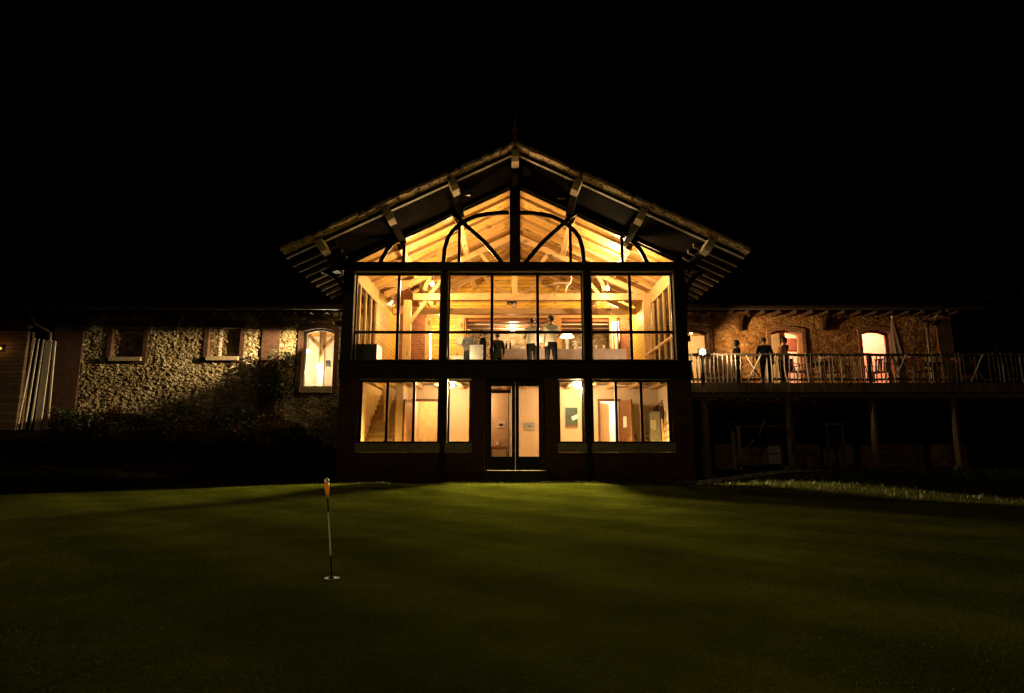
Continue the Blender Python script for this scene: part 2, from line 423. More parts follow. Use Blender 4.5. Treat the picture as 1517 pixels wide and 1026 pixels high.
# rough grass blades on the banks round the green
b = MB(); cnt = 0
while cnt < 15000:
    x = rnd.uniform(-16, 15); y = rnd.uniform(8.5, 18.2)
    if -5.4 < x < 5.4 and y > 17.2: continue
    if -17 < x < -5.1 and y > bed_front(x) - .1: continue
    if in_green(x, y): continue
    z = float(ground(x, y)); cnt += 1
    for k in range(3):
        a = rnd.uniform(0, 6.28); h = rnd.uniform(.03, .10); d = rnd.uniform(.02, .07); wd = rnd.uniform(.004, .009)
        bx, by = x + rnd.uniform(-.04, .04), y + rnd.uniform(-.04, .04)
        c, s_ = math.cos(a), math.sin(a)
        b.add([(bx - s_*wd, by + c*wd, z - .01), (bx + s_*wd, by - c*wd, z - .01), (bx + c*d, by + s_*d, z + h)], [(0, 1, 2)])
tag(b.build('grass', M['blade']), 'unmown rough grass on the banks around the putting green', 'grass', kind='stuff')
# short turf blades of the green, where they are near enough to be seen
rg = np.random.default_rng(5); nb = 170000
yy = 1.9 + (rg.random(nb) ** 1.25) * 12.5; xx = (rg.random(nb) * 2 - 1) * (1.6 + yy * .78)
kp = np.hypot(xx / 10.5, (yy - 6) / 9.0) < 1; xx, yy = xx[kp], yy[kp]; nb = len(xx)
zz = ground(xx, yy) + .011; an = rg.random(nb) * 6.283; hh_ = rg.uniform(.005, .011, nb) * (1 + .07 * yy); wd = hh_ * .16; ln = hh_ * rg.uniform(.2, .9, nb); la = rg.random(nb) * 6.283
v3 = np.empty((nb, 3, 3)); v3[:, 0] = np.stack([xx - np.sin(an) * wd, yy + np.cos(an) * wd, zz], 1); v3[:, 1] = np.stack([xx + np.sin(an) * wd, yy - np.cos(an) * wd, zz], 1)
v3[:, 2] = np.stack([xx + np.cos(la) * ln, yy + np.sin(la) * ln, zz + hh_], 1)
me = bpy.data.meshes.new('turf_grass'); me.vertices.add(nb * 3); me.vertices.foreach_set('co', v3.ravel()); me.loops.add(nb * 3); me.loops.foreach_set('vertex_index', np.arange(nb * 3)); me.polygons.add(nb); me.polygons.foreach_set('loop_start', np.arange(nb) * 3)
me.update(calc_edges=True); me.validate(); me.materials.append(M['turf_blade']); tb = bpy.data.objects.new('turf_grass', me); COL.objects.link(tb); ORG[tb.name] = Vector((0, 0, 0))
tag(tb, 'short mown grass blades of the putting green', 'grass', kind='stuff')
# gravel apron in front of the pavilion
b = MB(); xs_ = np.linspace(-5.6, 9.5, 60); 
vs = []; fs = []
for i, x in enumerate(xs_):
    for j, y in enumerate(np.linspace(16.5, 17.95, 7)):
        wob = .12 * math.sin(x * 2.1) + .07 * math.sin(x * 5.3)
        y2 = y + wob * (1 - j / 6)
        vs.append((x, y2, float(ground(x, y2)) + .022))
for i in range(59):
    for j in range(6): fs.append((i*7+j, (i+1)*7+j, (i+1)*7+j+1, i*7+j+1))
b.add(vs, fs)
M['riser'] = plain('brown_stair_riser', (.48, .34, .18), .7, 0, .2, 8, .1)
M['gravel'] = plain('gravel', (.22, .18, .13), .9, 0, .6, 60, .8)
tag(b.build('gravel_path', M['gravel']), kind='structure')

# ================================================================== PAVILION
PV = thing('glass_pavilion', 'gabled glass fronted pavilion with dark timber frame, lit from within, between two barn wings', 'building', (C, D, 0))
def X(px, py=610): return ax(px, py, D)
# lower front wall: brick piers and spandrels
zw0, zw1 = az(656, D), az(561, D)      # window sill / head
zs0 = az(670, D)
wins = [(530, 650), (662, 697), (828, 866), (878, 996)]
door = (718, 808)
b = MB(); y0, y1 = D, D + .34
lx0, lx1 = X(497, 690), X(1030, 690)
edges = [lx0] + [X(p) for pr in sorted(wins + [door]) for p in pr] + [lx1]
for side in (-1, 1):
    b = MB()
    for i in range(0, len(edges), 2):
        if (edges[i] + edges[i+1] - 2*C) * side > 0: b.box(edges[i], edges[i+1], y0, y1, -.3, zw1)
    for a, c in wins:
        if (X(a) - C) * side > 0: b.box(X(a), X(c), y0 + .003, y1 - .003, -.3, zs0)
    b.build('brick_wall', M['brick'], PV)
for xa in (lx0 + .05, lx1 - .35):
    q = MB(); q.box(xa, xa + .3, y1 + .002, W + .1, -.3, zw1); q.build('side_brick_wall', M['brick'], PV)
for a, c in wins:
    q = MB(); q.box(X(a) - .04, X(c) + .04, D - .07, D + .30, zs0 + .002, zw0 - .004); q.build('sill', M['sill'], PV)
# floor-edge beam and posts
zb0, zb1 = zw1 + .003, az(534, D)
b = MB(); b.box(lx0 - .02, lx1 + .02, D - .07, D + .36, zb0, zb1 - .05); b.build('floor_beam', M['darkwood'], PV)
b = MB(); b.box(lx0 - .05, lx1 + .05, D - .11, D + .36, zb1 - .047, zb1); b.build('ledge', M['darkwood'], PV)
z_t0, z_t1 = az(401, D), az(387.5, D - .08)
posts = [(507, 522), (653.5, 662), (865.5, 875), (1001, 1017)]
for a, c in posts:
    q = MB(); q.box(X(a, 470), X(c, 470), D - .05, D + .26, zb1 + .002, z_t0 - .002); q.build('post', M['darkwood_z'], PV)
for a, c in ((650.5, 661.5), (866.5, 877.5)):
    q = MB(); q.box(X(a), X(c), D - .045, D + .1, -.1, zb0 - .002); q.build('post', M['darkwood_z'], PV)
b = MB(); b.box(C - 6.0, C + 6.0, D - .08, D + .28, z_t0, z_t1); b.build('tie_beam', M['darkwood'], PV)
def window(x0, x1, z0, z1, Y, mull=(), trans=(), fw=.055, mw=.055, dep=.09, parent=PV, name='window', mat=None):
    mat = mat or M['frame']
    q = MB()
    q.box(x0, x1, Y, Y + dep, z0, z0 + fw); q.box(x0, x1, Y, Y + dep, z1 - fw, z1)
    q.box(x0, x0 + fw, Y, Y + dep, z0 + fw, z1 - fw); q.box(x1 - fw, x1, Y, Y + dep, z0 + fw, z1 - fw)
    for m in mull: q.box(m - mw/2, m + mw/2, Y - .006, Y + dep - .006, z0 + fw, z1 - fw)
    for t in trans: q.box(x0 + fw, x1 - fw, Y + .004, Y + dep - .012, t - mw*.45, t + mw*.45)
    fr = q.build(name, mat, parent)
    g = MB(); cuts = [x0 + fw] + [m for m in mull] + [x1 - fw]; tz = [z0 + fw] + list(trans) + [z1 - fw]
    for i in range(len(cuts)-1):
        for j in range(len(tz)-1):
            g.box(cuts[i] + .002, cuts[i+1] - .002, Y + dep*.5, Y + dep*.5 + .008, tz[j] + .002, tz[j+1] - .002)
    g.build('pane', M['glass'], fr)
    return fr
# upper bays
zt = az(490, D)
for (a, c, mm) in ((522.5, 653, (588,)), (662.5, 865, (728.5, 797)), (875.5, 1000.5, (936,))):
    window(X(a, 470), X(c, 470), zb1 + .003, z_t0 - .024, D + .16, [X(m, 470) for m in mm], [zt], .06, .085, .1)
for (a, c) in ((522.5, 653), (662.5, 865), (875.5, 1000.5)):
    q = MB(); q.box(X(a, 470) + .002, X(c, 470) - .002, D - .04, D + .26, z_t0 - .021, z_t0 - .003)
    q.box(X(a, 470) + .001, X(a, 470) + .02, D - .04, D + .158, zb1 + .003, z_t0 - .023); q.box(X(c, 470) - .02, X(c, 470) - .001, D - .04, D + .158, zb1 + .003, z_t0 - .023)
    q.box(X(a, 470) + .022, X(c, 470) - .022, D - .10, D + .158, zb1 + .001, zb1 + .012)
    q.build('reveal_lining', M['lining'], PV)
for a, c in wins:
    q = MB(); q.box(X(a) + .002, X(c) - .002, D + .01, D + .33, zw1 - .02, zw1 - .002); q.build('reveal_lining', M['lining'], PV)
# lower bays
window(X(530.3), X(649.7), zw0, zw1 - .022, D + .2, [X(571), X(611)], (), .05, .075)
window(X(662.3), X(696.7), zw0, zw1 - .022, D + .2, (), (), .05)
window(X(828.3), X(865.7), zw0, zw1 - .022, D + .2, (), (), .05)
window(X(878.3), X(995.7), zw0, zw1 - .022, D + .2, [X(915), X(953)], (), .05, .075)
# entrance doors
zd0, zd1 = LF + .01, zw1 - .004
df = MB(); dx0, dx1 = X(718.4), X(807.6); zh = zd1 - .1
df.box(dx0, dx0 + .08, D + .05, D + .2, zd0, zd1); df.box(dx1 - .08, dx1, D + .05, D + .2, zd0, zd1); df.box(dx0 + .08, dx1 - .08, D + .05, D + .2, zh, zd1)
df.build('door_frame', M['frame'], PV)
mid = X(763.5)
for (a, c, hx) in ((dx0 + .083, mid - .004, -1), (mid + .004, dx1 - .083, 1)):
    q = MB(); st = .1; zg = az(676, D)
    q.box(a, a + st, D + .07, D + .13, zd0, zh - .004); q.box(c - st, c, D + .07, D + .13, zd0, zh - .004)
    q.box(a + st, c - st, D + .07, D + .13, zd0, zg); q.box(a + st, c - st, D + .07, D + .13, zh - .1, zh - .004)
    dr = q.build('door', M['frame'], PV)
    g = MB(); g.box(a + st + .001, c - st - .001, D + .095, D + .103, zg + .001, zh - .101); g.build('pane', M['glass'], dr)
    hxp = c - .05 if hx < 0 else a + .05
    g = MB(); g.tube([(hxp, D + .07, 1.25), (hxp, D + .02, 1.25), (hxp, D + .02, 1.65), (hxp, D + .07, 1.65)], .012, 6); g.build('handle', M['zinc'], dr)
b = MB(); b.box(dx0 - .1, dx1 + .1, D - .42, D + .045, -.05, .18); b.box(dx0 - .05, dx1 + .05, D - .12, D + .3, .183, LF); b.build('step', M['riser_dk'], PV)
# gable glazing
def gz(x): return 8.99 - .494 * abs(x - C)          # glass upper edge
gz0 = z_t1 + .003
for s in (-1, 1):
    g = MB(); xo = C + s * (8.99 - gz0) / .494; xi = C + s * .15
    poly = [(xi, gz0), (xo, gz0), (xi, gz(xi))]
    q = MB()
    q.ribbon([(xi, gz(xi) - .045), (xo - s*.06, gz(xo - s*.06) - .045)], .05, D + .064, D + .135)
    q.box(min(xi, xo - s*.2), max(xi, xo - s*.2), D + .064, D + .135, gz0, gz0 + .03)
    for vx in ((598, 680) if s < 0 else (845.5, 922)):
        x = ax(vx, 370, D); q.box(x - .042, x + .042, D + .03, D + .134, gz0 + .03, gz(x) - .07)
    fr = q.build('gable_window', M['frame'], PV)
    g.prism(poly, D + .09, D + .098); g.build('pane', M['glass'], fr)
    def path(pts): return [at(p[0], p[1], D) for p in pts]
    mir = (lambda pts: pts) if s < 0 else (lambda pts: [(1522 - p[0], p[1]) for p in pts])
    curves = [[(657, 391), (659, 368), (664, 352), (671, 342), (680, 334), (692, 326), (706, 320), (722, 317), (738, 315.5), (754, 315)],
              [(666, 313), (678, 322), (691, 335), (704, 346), (717, 358), (729, 371), (741, 386), (745, 391)],
              [(611, 337), (596, 347), (583, 359), (573, 371), (565, 386), (563, 391)]]
    for i, cv in enumerate(curves):
        q = MB(); q.ribbon(path(mir(cv)), .125, D - .045 - .004*i, D + .012); q.build('curved_brace', M['darkwood'], PV)
b = MB(); b.box(C - .16, C + .16, D - .06, D + .2, z_t1 + .003, 9.0); b.build('king_post', M['darkwood_z'], PV)
for s in (-1, 1):
    q = MB(); xi, xo = C + s*.165, C + s*4.85
    q.prism([(xi, gz(xi) - .016), (xo, gz(xo) - .016), (xo, gz(xo) - .002), (xi, gz(xi) - .002)], D - .02, D + .06); q.build('rake_lining', M['lining'], PV)
# raking gable boards (dark timber between roof and glass)
b = MB()
for s in (-1, 1):
    b.prism([(C + s*.165, 9.075 - .49*.165), (C + s*5.3, 9.075 - .49*5.3), (C + s*5.2, gz(C + 5.2) - .02), (C + s*.165, gz(C + .165) + .004)], D + .01, D + .14)
b.build('gable_rake', M['darkwood'], PV)
# roof
RY0, RY1 = 16.0, 26.6
EX = 6.22
RZ = 9.26
def rz(x): return RZ - .49 * abs(x - C)
roof = MB()
for s in (-1, 1):
    roof.prism([(C, RZ - .12), (C + s*EX, rz(C + EX) - .12), (C + s*EX, rz(C + EX)), (C, RZ)], RY0, RY1)
rf = roof.build('roof', M['tile'], PV)
sf = MB()
for s in (-1, 1):
    sf.prism([(C, RZ - .19), (C + s*(EX - .02), rz(C + EX - .02) - .19), (C + s*(EX-.02), rz(C + EX-.02) - .123), (C, RZ - .123)], RY0 + .12, D + .0)
    for ye in ((D + .02, W + .4),):
        sf.prism([(C + s*4.95, rz(C + 4.95) - .19), (C + s*(EX-.02), rz(C + EX-.02) - .19), (C + s*(EX-.02), rz(C + EX-.02) - .123), (C + s*4.95, rz(C+4.95) - .123)], *ye)
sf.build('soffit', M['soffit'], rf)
# barge board, its lit lower edge made as a pale strip; ragged mortared tile verge oversailing it
for s in (-1, 1):
    n = 34; vg = MB(); bb = MB(); bt_ = MB()
    for i in range(n):
        a = C + s * (.02 + EX * i / n); c = C + s * (.02 + EX * (i + rnd.uniform(.93, 1.0)) / n)
        j0 = rnd.uniform(-.012, .012); j1 = rnd.uniform(-.012, .012); t = rnd.uniform(.06, .085)
        vg.prism([(a, rz(a) - t + j0), (c, rz(c) - t + j1), (c, rz(c) + .012), (a, rz(a) + .02)], RY0 - .30 - rnd.uniform(0, .09), RY0 - .003)
    bb.prism([(C + s*.002, RZ - .165), (C + s*(EX - .02), rz(C + EX - .02) - .165), (C + s*(EX - .02), rz(C + EX-.02) - .125), (C + s*.002, RZ - .125)], RY0 - .002, RY0 + .06)
    bt_.prism([(C + s*.002, RZ - .185), (C + s*(EX - .02), rz(C + EX - .02) - .185), (C + s*(EX - .02), rz(C + EX-.02) - .167), (C + s*.002, RZ - .167)], RY0 - .01, RY0 + .10)
    vg.build('verge', M['verge'], rf); bb.build('barge_board', M['soffit'], rf); bt_.build('barge_lit_edge', M['lining'], rf)
# cover tiles along the verge and ridge
for s in (-1, 1):
    n = 22; tl = MB(); vr = MB()
    for i in range(n):
        a = C + s * (.15 + (EX - .1) * i / n); c = C + s * (.15 + (EX - .1) * (i + 1.12) / n)
        vr.tube([(a, RY0 - .24, rz(a) + .055), (c, RY0 - .24, rz(c) + .02)], [.075, .10], 8)
        for k in range(1, 6):
            tl.tube([(a, RY0 + .02 + k*.24, rz(a) + .03), (c, RY0 + .02 + k*.24, rz(c))], [.07, .09], 6)
    tl.build('tile_courses', M['tile'], rf); vr.build('verge_tile_row', M['tile'], rf)
b = MB(); b.tube([(C, RY0 - .1, RZ + .02), (C, RY1, RZ + .02)], .12, 10); b.build('ridge_tile', M['tile'], rf)
b = MB(); zt0 = RZ + .1
b.lathe([(.06, 0), (.10, .05), (.13, .12), (.08, .2), (.04, .26), (.10, .36), (.12, .42), (.06, .5), (.025, .56), (.018, .8), (.006, 1.0)], (C, RY0 + .05, zt0), 10)
b.build('finial', M['terracotta'], rf)
# purlins run out to the gable
purx = [0, 1.75, 3.5, 5.28]
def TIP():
    "outer end of a purlin, coloured pale as if lit from the glass"
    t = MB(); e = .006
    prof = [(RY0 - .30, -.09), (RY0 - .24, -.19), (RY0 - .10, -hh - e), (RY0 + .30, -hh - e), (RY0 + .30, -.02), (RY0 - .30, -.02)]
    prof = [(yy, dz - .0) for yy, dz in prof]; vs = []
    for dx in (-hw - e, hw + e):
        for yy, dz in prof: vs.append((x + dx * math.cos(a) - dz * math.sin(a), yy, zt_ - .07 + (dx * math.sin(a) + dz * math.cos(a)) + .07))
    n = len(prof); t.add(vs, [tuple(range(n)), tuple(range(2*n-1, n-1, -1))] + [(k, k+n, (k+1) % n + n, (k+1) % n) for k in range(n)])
    t.build('purlin_lit_tip', M['lit_tip'], pu)
for i, px_ in enumerate(purx):
    for s in ((-1, 1) if px_ else (1,)):
        x = C + s * px_; zt_ = rz(x) - .192; hw, hh = .095, .27
        q = MB(); a = -s * math.atan(.49) if px_ else 0
        prof = [(RY0 + .28, 0), (RY0 + .28, -.2), (RY0 + .28, -hh), (D + (.2 if px_ > 5 else .15), -hh), (D + (.2 if px_ > 5 else .15), 0)]
        vs = []
        for dx in (-hw, hw):
            for yy, dz in prof:
                xx = dx * math.cos(a) - dz * math.sin(a); z2 = dx * math.sin(a) + dz * math.cos(a)
                vs.append((x + xx, yy, zt_ + z2))
        n = len(prof)
        q.add(vs, [tuple(range(n)), tuple(range(2*n-1, n-1, -1))] + [(k, k+n, (k+1) % n + n, (k+1) % n) for k in range(n)])
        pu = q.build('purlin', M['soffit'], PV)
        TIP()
# eave rafters on both sides + curved brackets
for s in (-1, 1):
    for k in range(10):
        y = RY0 + .45 + k * .52
        if y > W + .1: break
        q = MB(); xa, xb = C + s * 4.98, C + s * (EX - .04)
        q.prism([(xa, rz(xa) - .30), (xb, rz(xb) - .29), (xb, rz(xb) - .195), (xa, rz(xa) - .195)], y, y + .09)
        q.build('eave_rafter', M['oldwood_x'], PV)
    arc = [(C + s * (5.07 + .85 * (1 - math.cos(t))), 5.35 + .9 * math.sin(t)) for t in np.linspace(0, math.pi/2, 9)]
    q = MB(); q.ribbon(arc, .13, D - .02, D + .12); q.build('curved_bracket', M['darkwood'], PV)
# floodlight fixtures under the soffit
for px_ in (690, 832):
    x, z = at(px_, 285 if px_ < 760 else 290, 17.2)
    fl_ = thing('floodlight', 'small black unlit floodlight under the gable overhang, %s the king post' % ('left of' if px_ < 760 else 'right of'), 'floodlight', (x, 17.2, z), group='unlit floodlights under the gable')
    q = MB(); q.box(x - .13, x + .13, 17.12, 17.24, z - .09, z + .09); q.box(x - .15, x + .15, 17.10, 17.12, z - .11, z + .11); q.build('housing', M['black'], fl_)
    q = MB(); q.beam((x, 17.2, z + .09), (x, 17.2, rz(x) - .19), .05, .03); q.build('bracket', M['zinc'], fl_)

# ---- pavilion interior shell
def ceil_z(x): return rz(x) - .20
b = MB()
for s in (-1, 1):
    b.prism([(C, ceil_z(C) - .03), (C + s*4.95, ceil_z(C + 4.95) - .03), (C + s*4.95, ceil_z(C+4.95)), (C, ceil_z(C))], D + .15, 26.2)
b.build('ceiling', M['ceil'], PV)
for s in (-1, 1):
    for k in range(9):
        y = D + .75 + k * .88
        q = MB(); xa, xb = C + s * .1, C + s * 4.93
        q.prism([(xa, ceil_z(xa) - .14), (xb, ceil_z(xb) - .14), (xb, ceil_z(xb) - .034), (xa, ceil_z(xa) - .034)], y, y + .075)
        q.build('rafter', M['beam'], PV)
    for px_ in (1.75, 3.5):
        x = C + s * px_
        q = MB(); q.beam((x, D + .2, ceil_z(x) - .29), (x, 26.1, ceil_z(x) - .29), .18, .22, (s * .49, 0, 1)); q.build('inner_purlin', M['beam_y'], PV)
q = MB(); q.box(C - .1, C + .1, D + .2, 26.1, ceil_z(C) - .36, ceil_z(C) - .12); q.build('ridge_beam', M['beam_y'], PV)
# trusses
def truss(Y, left, right, zt_):
    t = MB(); t.box(left, right, Y, Y + .2, zt_, zt_ + .24)
    t.box(C - .1, C + .1, Y + .01, Y + .19, zt_ + .243, ceil_z(C) - .37)
    for s in (-1, 1):
        e = C + s * 4.6
        t.beam((e, Y + .1, zt_ + .2), (C + s*.1, Y + .1, ceil_z(C) - .52), .16, .2)
        t.ribbon([(C + s*.1, 7.15), (C + s*.5, 7.25), (C + s*.95, 7.55), (C + s*1.25, 7.95)], .12, Y + .04, Y + .16)
        arc = [(C + s*(2.2 + 1.0*math.sin(q_)), zt_ + .24 + 1.05 * math.cos(q_)) for q_ in np.linspace(.0, 1.45, 7)]
        t.ribbon(arc, .13, Y + .03, Y + .17)
        t.beam((C + s*3.0, Y + .1, zt_ + .22), (C + s*2.2, Y + .1, zt_ + 1.28), .12, .12)
    return t.build('truss', M['beam'], PV)
TZ = az(444, W)
truss(W, ax(612, 438, W), C + 4.85, TZ)
truss(24.0, C - 4.85, C + 4.85, TZ + .12)
# posts at the truss
for x0 in (ax(603, 470, W), C + 4.68):
    q = MB(); q.box(x0 - .13, x0 + .13, W - .02, W + .22, FL, TZ - .002); q.build('inner_post', M['beam_z'], PV)
q = MB(); q.beam((ax(603, 470, W) + .1, W + .1, TZ - .8), (ax(630, 470, W), W + .1, TZ - .003), .12, .12); q.build('knee_brace', M['beam'], PV)
# left aisle: low boarded ceiling behind a cross beam
xl = C - 4.85; xp = ax(603, 470, W)
q = MB(); zb = az(425, W); q.box(xl, xp + .1, W - .03, W + .13, zb, zb + .24); q.build('cross_beam', M['beam'], PV)
q = MB(); q.box(xl, xp, W + .14, 25.8, zb - .02, zb + .05); q.build('aisle_ceiling', M['redslat'], PV)
q = MB(); q.box(xl - .1, xl, W + .01, 26, FL, 7.2); q.build('side_wall', M['siding'], PV)
q = MB(); q.box(C + 4.85, C + 4.95, W + .01, 26, FL, 7.2); q.build('side_wall', M['siding'], PV)
q = MB(); q.box(xl, xp + .05, 25.3, 25.42, FL, zb - .03); q.build('aisle_wall', M['brick_or'], PV)
# back wall: knotty siding above a wide opening
BY = 26.0; zl0, zl1 = az(471, BY), az(459, BY)
q = MB()
xa, xb = xp, C + 4.95
q.box(xa, xb, BY, BY + .12, zl1 + .003, 7.05)
for s in (-1, 1): q.prism([(C, 7.053), (C + s*4.95, 7.053), (C + s*4.95, ceil_z(C+4.95) - .03), (C, ceil_z(C) - .03)], BY, BY + .12)
ox0, ox1 = ax(690, 490, BY), ax(940, 490, BY)
q.box(xa, ox0, BY, BY + .12, FL, zl0 - .003)
q.build('siding_wall', M['siding'], PV)
q = MB(); q.box(xa, xb, BY - .05, BY + .14, zl0, zl1); q.build('lintel', M['beam'], PV)
for px_ in (634, 682, 826, 908):
    x = ax(px_, 490, BY); q = MB(); q.box(x - .16, x + .16, BY - .08, BY - .002 if px_ < 690 else BY + .1, FL, zl0 - .003); q.build('wall_post', M['beam_z'], PV)
q = MB(); x = ax(926, 490, 25.6); q.box(x - .26, x + .3, 25.2, 25.85, FL, az(474, 25.6)); q.build('brick_pillar', M['brick_or'], PV)
q = MB(); q.box(-4.0, C + 4.95, BY + .15, 29.2, zl0 - .12, zl0 - .02); q.build('recess_ceiling', M['redslat'], PV)
for k in range(3):
    y = BY + .6 + k * .85; q = MB(); q.box(-4.0, C + 4.9, y, y + .07, zl0 - .17, zl0 - .122); q.build('ceiling_batten', M['white'], PV)

# rubble wall generator: a relief of real stones
def rubble(x0, x1, z0, z1, Y, step, sw, sh, amp, palette, mortar, holes, seed):
    rg = np.random.default_rng(seed)
    xs = np.arange(x0, x1 + step / 2, step); zs = np.arange(z0, z1 + step / 2, step)
    xx, zz = np.meshgrid(xs, zs); nx, nz = len(xs), len(zs)
    ci = int((x1 - x0) / sw) + 6; cj = int((z1 - z0) / sh) + 6
    jx = rg.uniform(-.1, 1.1, (cj, ci)); jz = rg.uniform(-.05, 1.05, (cj, ci))
    hgt = rg.uniform(.25, 1, (cj, ci)); tx = rg.normal(0, .6, (cj, ci)); tz = rg.normal(0, .5, (cj, ci)); pal = rg.integers(0, len(palette), (cj, ci)); br = rg.uniform(.7, 1.25, (cj, ci))
    wx = xx + .03 * np.sin(zz * 9 + 2 * np.sin(xx * 3)); wz = zz + .025 * np.sin(xx * 7 + 2 * np.sin(zz * 4))
    gi = np.floor((wx - x0) / sw).astype(int) + 2; gj = np.floor((wz - z0) / sh).astype(int) + 2
    d1 = np.full(xx.shape, 9.); d2 = np.full(xx.shape, 9.); bi = np.zeros_like(gi); bj = np.zeros_like(gj); lx = np.zeros_like(xx); lz = np.zeros_like(xx)
    for a in (-2, -1, 0, 1, 2):
        for c in (-2, -1, 0, 1, 2):
            ii = np.clip(gi + a, 0, ci - 1); jj = np.clip(gj + c, 0, cj - 1)
            sx = (ii - 2 + jx[jj, ii]) * sw + x0; sz = (jj - 2 + jz[jj, ii]) * sh + z0
            ex = (wx - sx) / sw; ez = (wz - sz) / sh
            d = np.sqrt(ex**2 + ez**2)
            near = d < d1
            d2 = np.where(near, d1, np.minimum(d2, d)); lx = np.where(near, ex, lx); lz = np.where(near, ez, lz)
            bi = np.where(near, ii, bi); bj = np.where(near, jj, bj); d1 = np.where(near, d, d1)
    e = np.clip((d2 - d1) / .24, 0, 1); e = e * e * (3 - 2 * e)
    rough = sum(np.sin(xx*f + p1 + 2*np.sin(zz*f*.8 + p2)) * np.sin(zz*f*1.2 + p2 + 2*np.sin(xx*f*.7 + p1)) / q for f, q, p1, p2 in ((11, 1, .3, 1.1), (23, 1.6, 2.1, .4), (47, 2.4, 1.2, 2.6)))
    h = amp * e * (hgt[bj, bi] + tx[bj, bi] * lx + tz[bj, bi] * lz) + amp * .22 * rough + rg.normal(0, amp * .13, xx.shape)
    P = np.array(palette)[pal[bj, bi]] * br[bj, bi][..., None]
    k = np.clip(e * 2.2 - .25, 0, 1)[..., None]
    colr = P * k + np.array(mortar) * (1 - k)
    vs = np.stack([xx.ravel(), (Y - h).ravel(), zz.ravel()], 1)
    keep = np.ones((nz - 1, nx - 1), bool); cx = (xx[:-1, :-1] + step/2); cz = (zz[:-1, :-1] + step/2)
    for (hx0, hx1, hz0, hz1, rise) in holes:
        xm = (hx0 + hx1) / 2; hw = (hx1 - hx0) / 2
        top = hz1 + (rise * (1 - ((cx - xm) / hw) ** 2) if rise else 0)
        keep &= ~((cx > hx0) & (cx < hx1) & (cz > hz0) & (cz < top))
    jj, ii = np.nonzero(keep); base = jj * nx + ii
    fs = np.stack([base, base + 1, base + nx + 1, base + nx], 1).tolist()
    return vs, fs, colr.reshape(-1, 3)
def stone_obj(name, parent, vs, fs, colr):
    me = bpy.data.meshes.new(name); o = bpy.data.objects.new(name, me); COL.objects.link(o); o.parent = parent; ORG[o.name] = ORG[parent.name]
    me.from_pydata((vs - np.array(ORG[parent.name])).tolist(), [], fs)
    a = me.color_attributes.new('stone_colour', 'FLOAT_COLOR', 'POINT')
    a.data.foreach_set('color', np.concatenate([colr, np.ones((len(colr), 1))], 1).ravel().astype(np.float32))
    me.materials.append(M['stone']); me.update(); return o
warm = [(.42, .34, .22), (.50, .42, .29), (.34, .25, .15), (.46, .33, .18), (.30, .24, .17), (.55, .48, .36)]
# stone wall at the back of the recess
vs, fs, cl = rubble(-4.0, C + 4.95, FL, zl0 - .12, 29.0, .05, .36, .2, .05, warm, (.5, .42, .3), [], 3)
stone_obj('recess_wall', PV, vs, fs, cl)
q = MB(); q.box(-4.1, -4.0, BY + .14, 29.0, FL, zl0 - .12); q.box(C + 4.95, C + 5.05, BY + .14, 29.0, FL, zl0 - .12); q.build('recess_side', M['wall_beige'], PV)
# floors
q = MB(); q.box(C - 3.74, C + 5.0, D + .37, 29.2, 3.0, FL); q.box(C - 5.0, C - 3.741, D + .37, 19.2, 3.0, FL); q.box(C - 5.0, C - 3.741, 22.6, 29.2, 3.0, FL); q.build('upper_floor', M['decking'], PV)
# glazed sides of the upper room
for s in (-1, 1):
    x = C + s * 4.9; q = MB(); ys = np.linspace(D + .3, W - .05, 5)
    zt_ = az(404, D + .1); 
    q.box(x - .06, x + .06, D + .27, W - .02, zt_ - .14, zt_); q.box(x - .06, x + .06, D + .27, W - .02, FL + .02, FL + .22)
    for y in ys[1:]: q.box(x - .045, x + .045, y - .045, y + .045, FL + .22, zt_ - .14)
    if s > 0: q.box(x - .04, x + .04, D + .27, W - .1, zt - .05, zt + .0)
    fr = q.build('side_window', M['beam_z'], PV)
    g = MB()
    for i in range(4): g.box(x - .004, x + .004, (ys[i] if i else D + .27) + .002, ys[i+1] - .05, FL + .23, zt_ - .142)
    g.build('pane', M['glass'], fr)
    q = MB(); q.box(x - .06, x + .06, D + .27, W + .0, zt_ + .003, rz(x) - .31); q.build('side_plate', M['beam_y'], PV)
    q = MB(); q.box(x - .12, x + .1, D + .36, W + .1, zw1 + .003, FL + .017); q.build('side_beam', M['darkwood'], PV)

# ---- lower room
LB = 19.8
zdo = az(594, LB)
q = MB()
d1 = (ax(613, 620, LB), ax(648, 620, LB)); d2 = (ax(889, 620, LB), ax(917, 620, LB))
sx0, sx1 = C - 4.62, ax(586, 620, 19.0)
d0 = (ax(721, 620, LB), ax(757, 620, LB))
segs = [sx1 + .225, d1[0], d1[1], d0[0], d0[1], d2[0], d2[1], C + 4.75]
for i in (0, 2, 4, 6): q.box(segs[i], segs[i+1], LB, LB + .14, LF, 2.98)
q.box(d1[0], d1[1], LB + .002, LB + .138, zdo, 2.98); q.box(d2[0], d2[1], LB + .002, LB + .138, zdo, 2.98)
q.box(C + 4.62, C + 4.75, D + .35, LB - .002, LF, 2.98)
q.build('room_wall', M['wall_beige'], PV)
q = MB(); q.box(sx0 - .1, sx0, D + .37, 22.6, LF, 2.99); q.box(sx0, sx1, 22.6, 22.7, LF, 2.99); q.build('stair_wall', M['wall_yellow'], PV)
q = MB(); q.box(sx1, sx1 + .22, 19.0, 22.6, LF, 2.98); q.build('partition', M['wall_beige'], PV)
q = MB(); q.box(C - 4.75, C + 4.75, D + .345, 26, -.1, LF); q.build('lower_floor', M['sill'], PV)
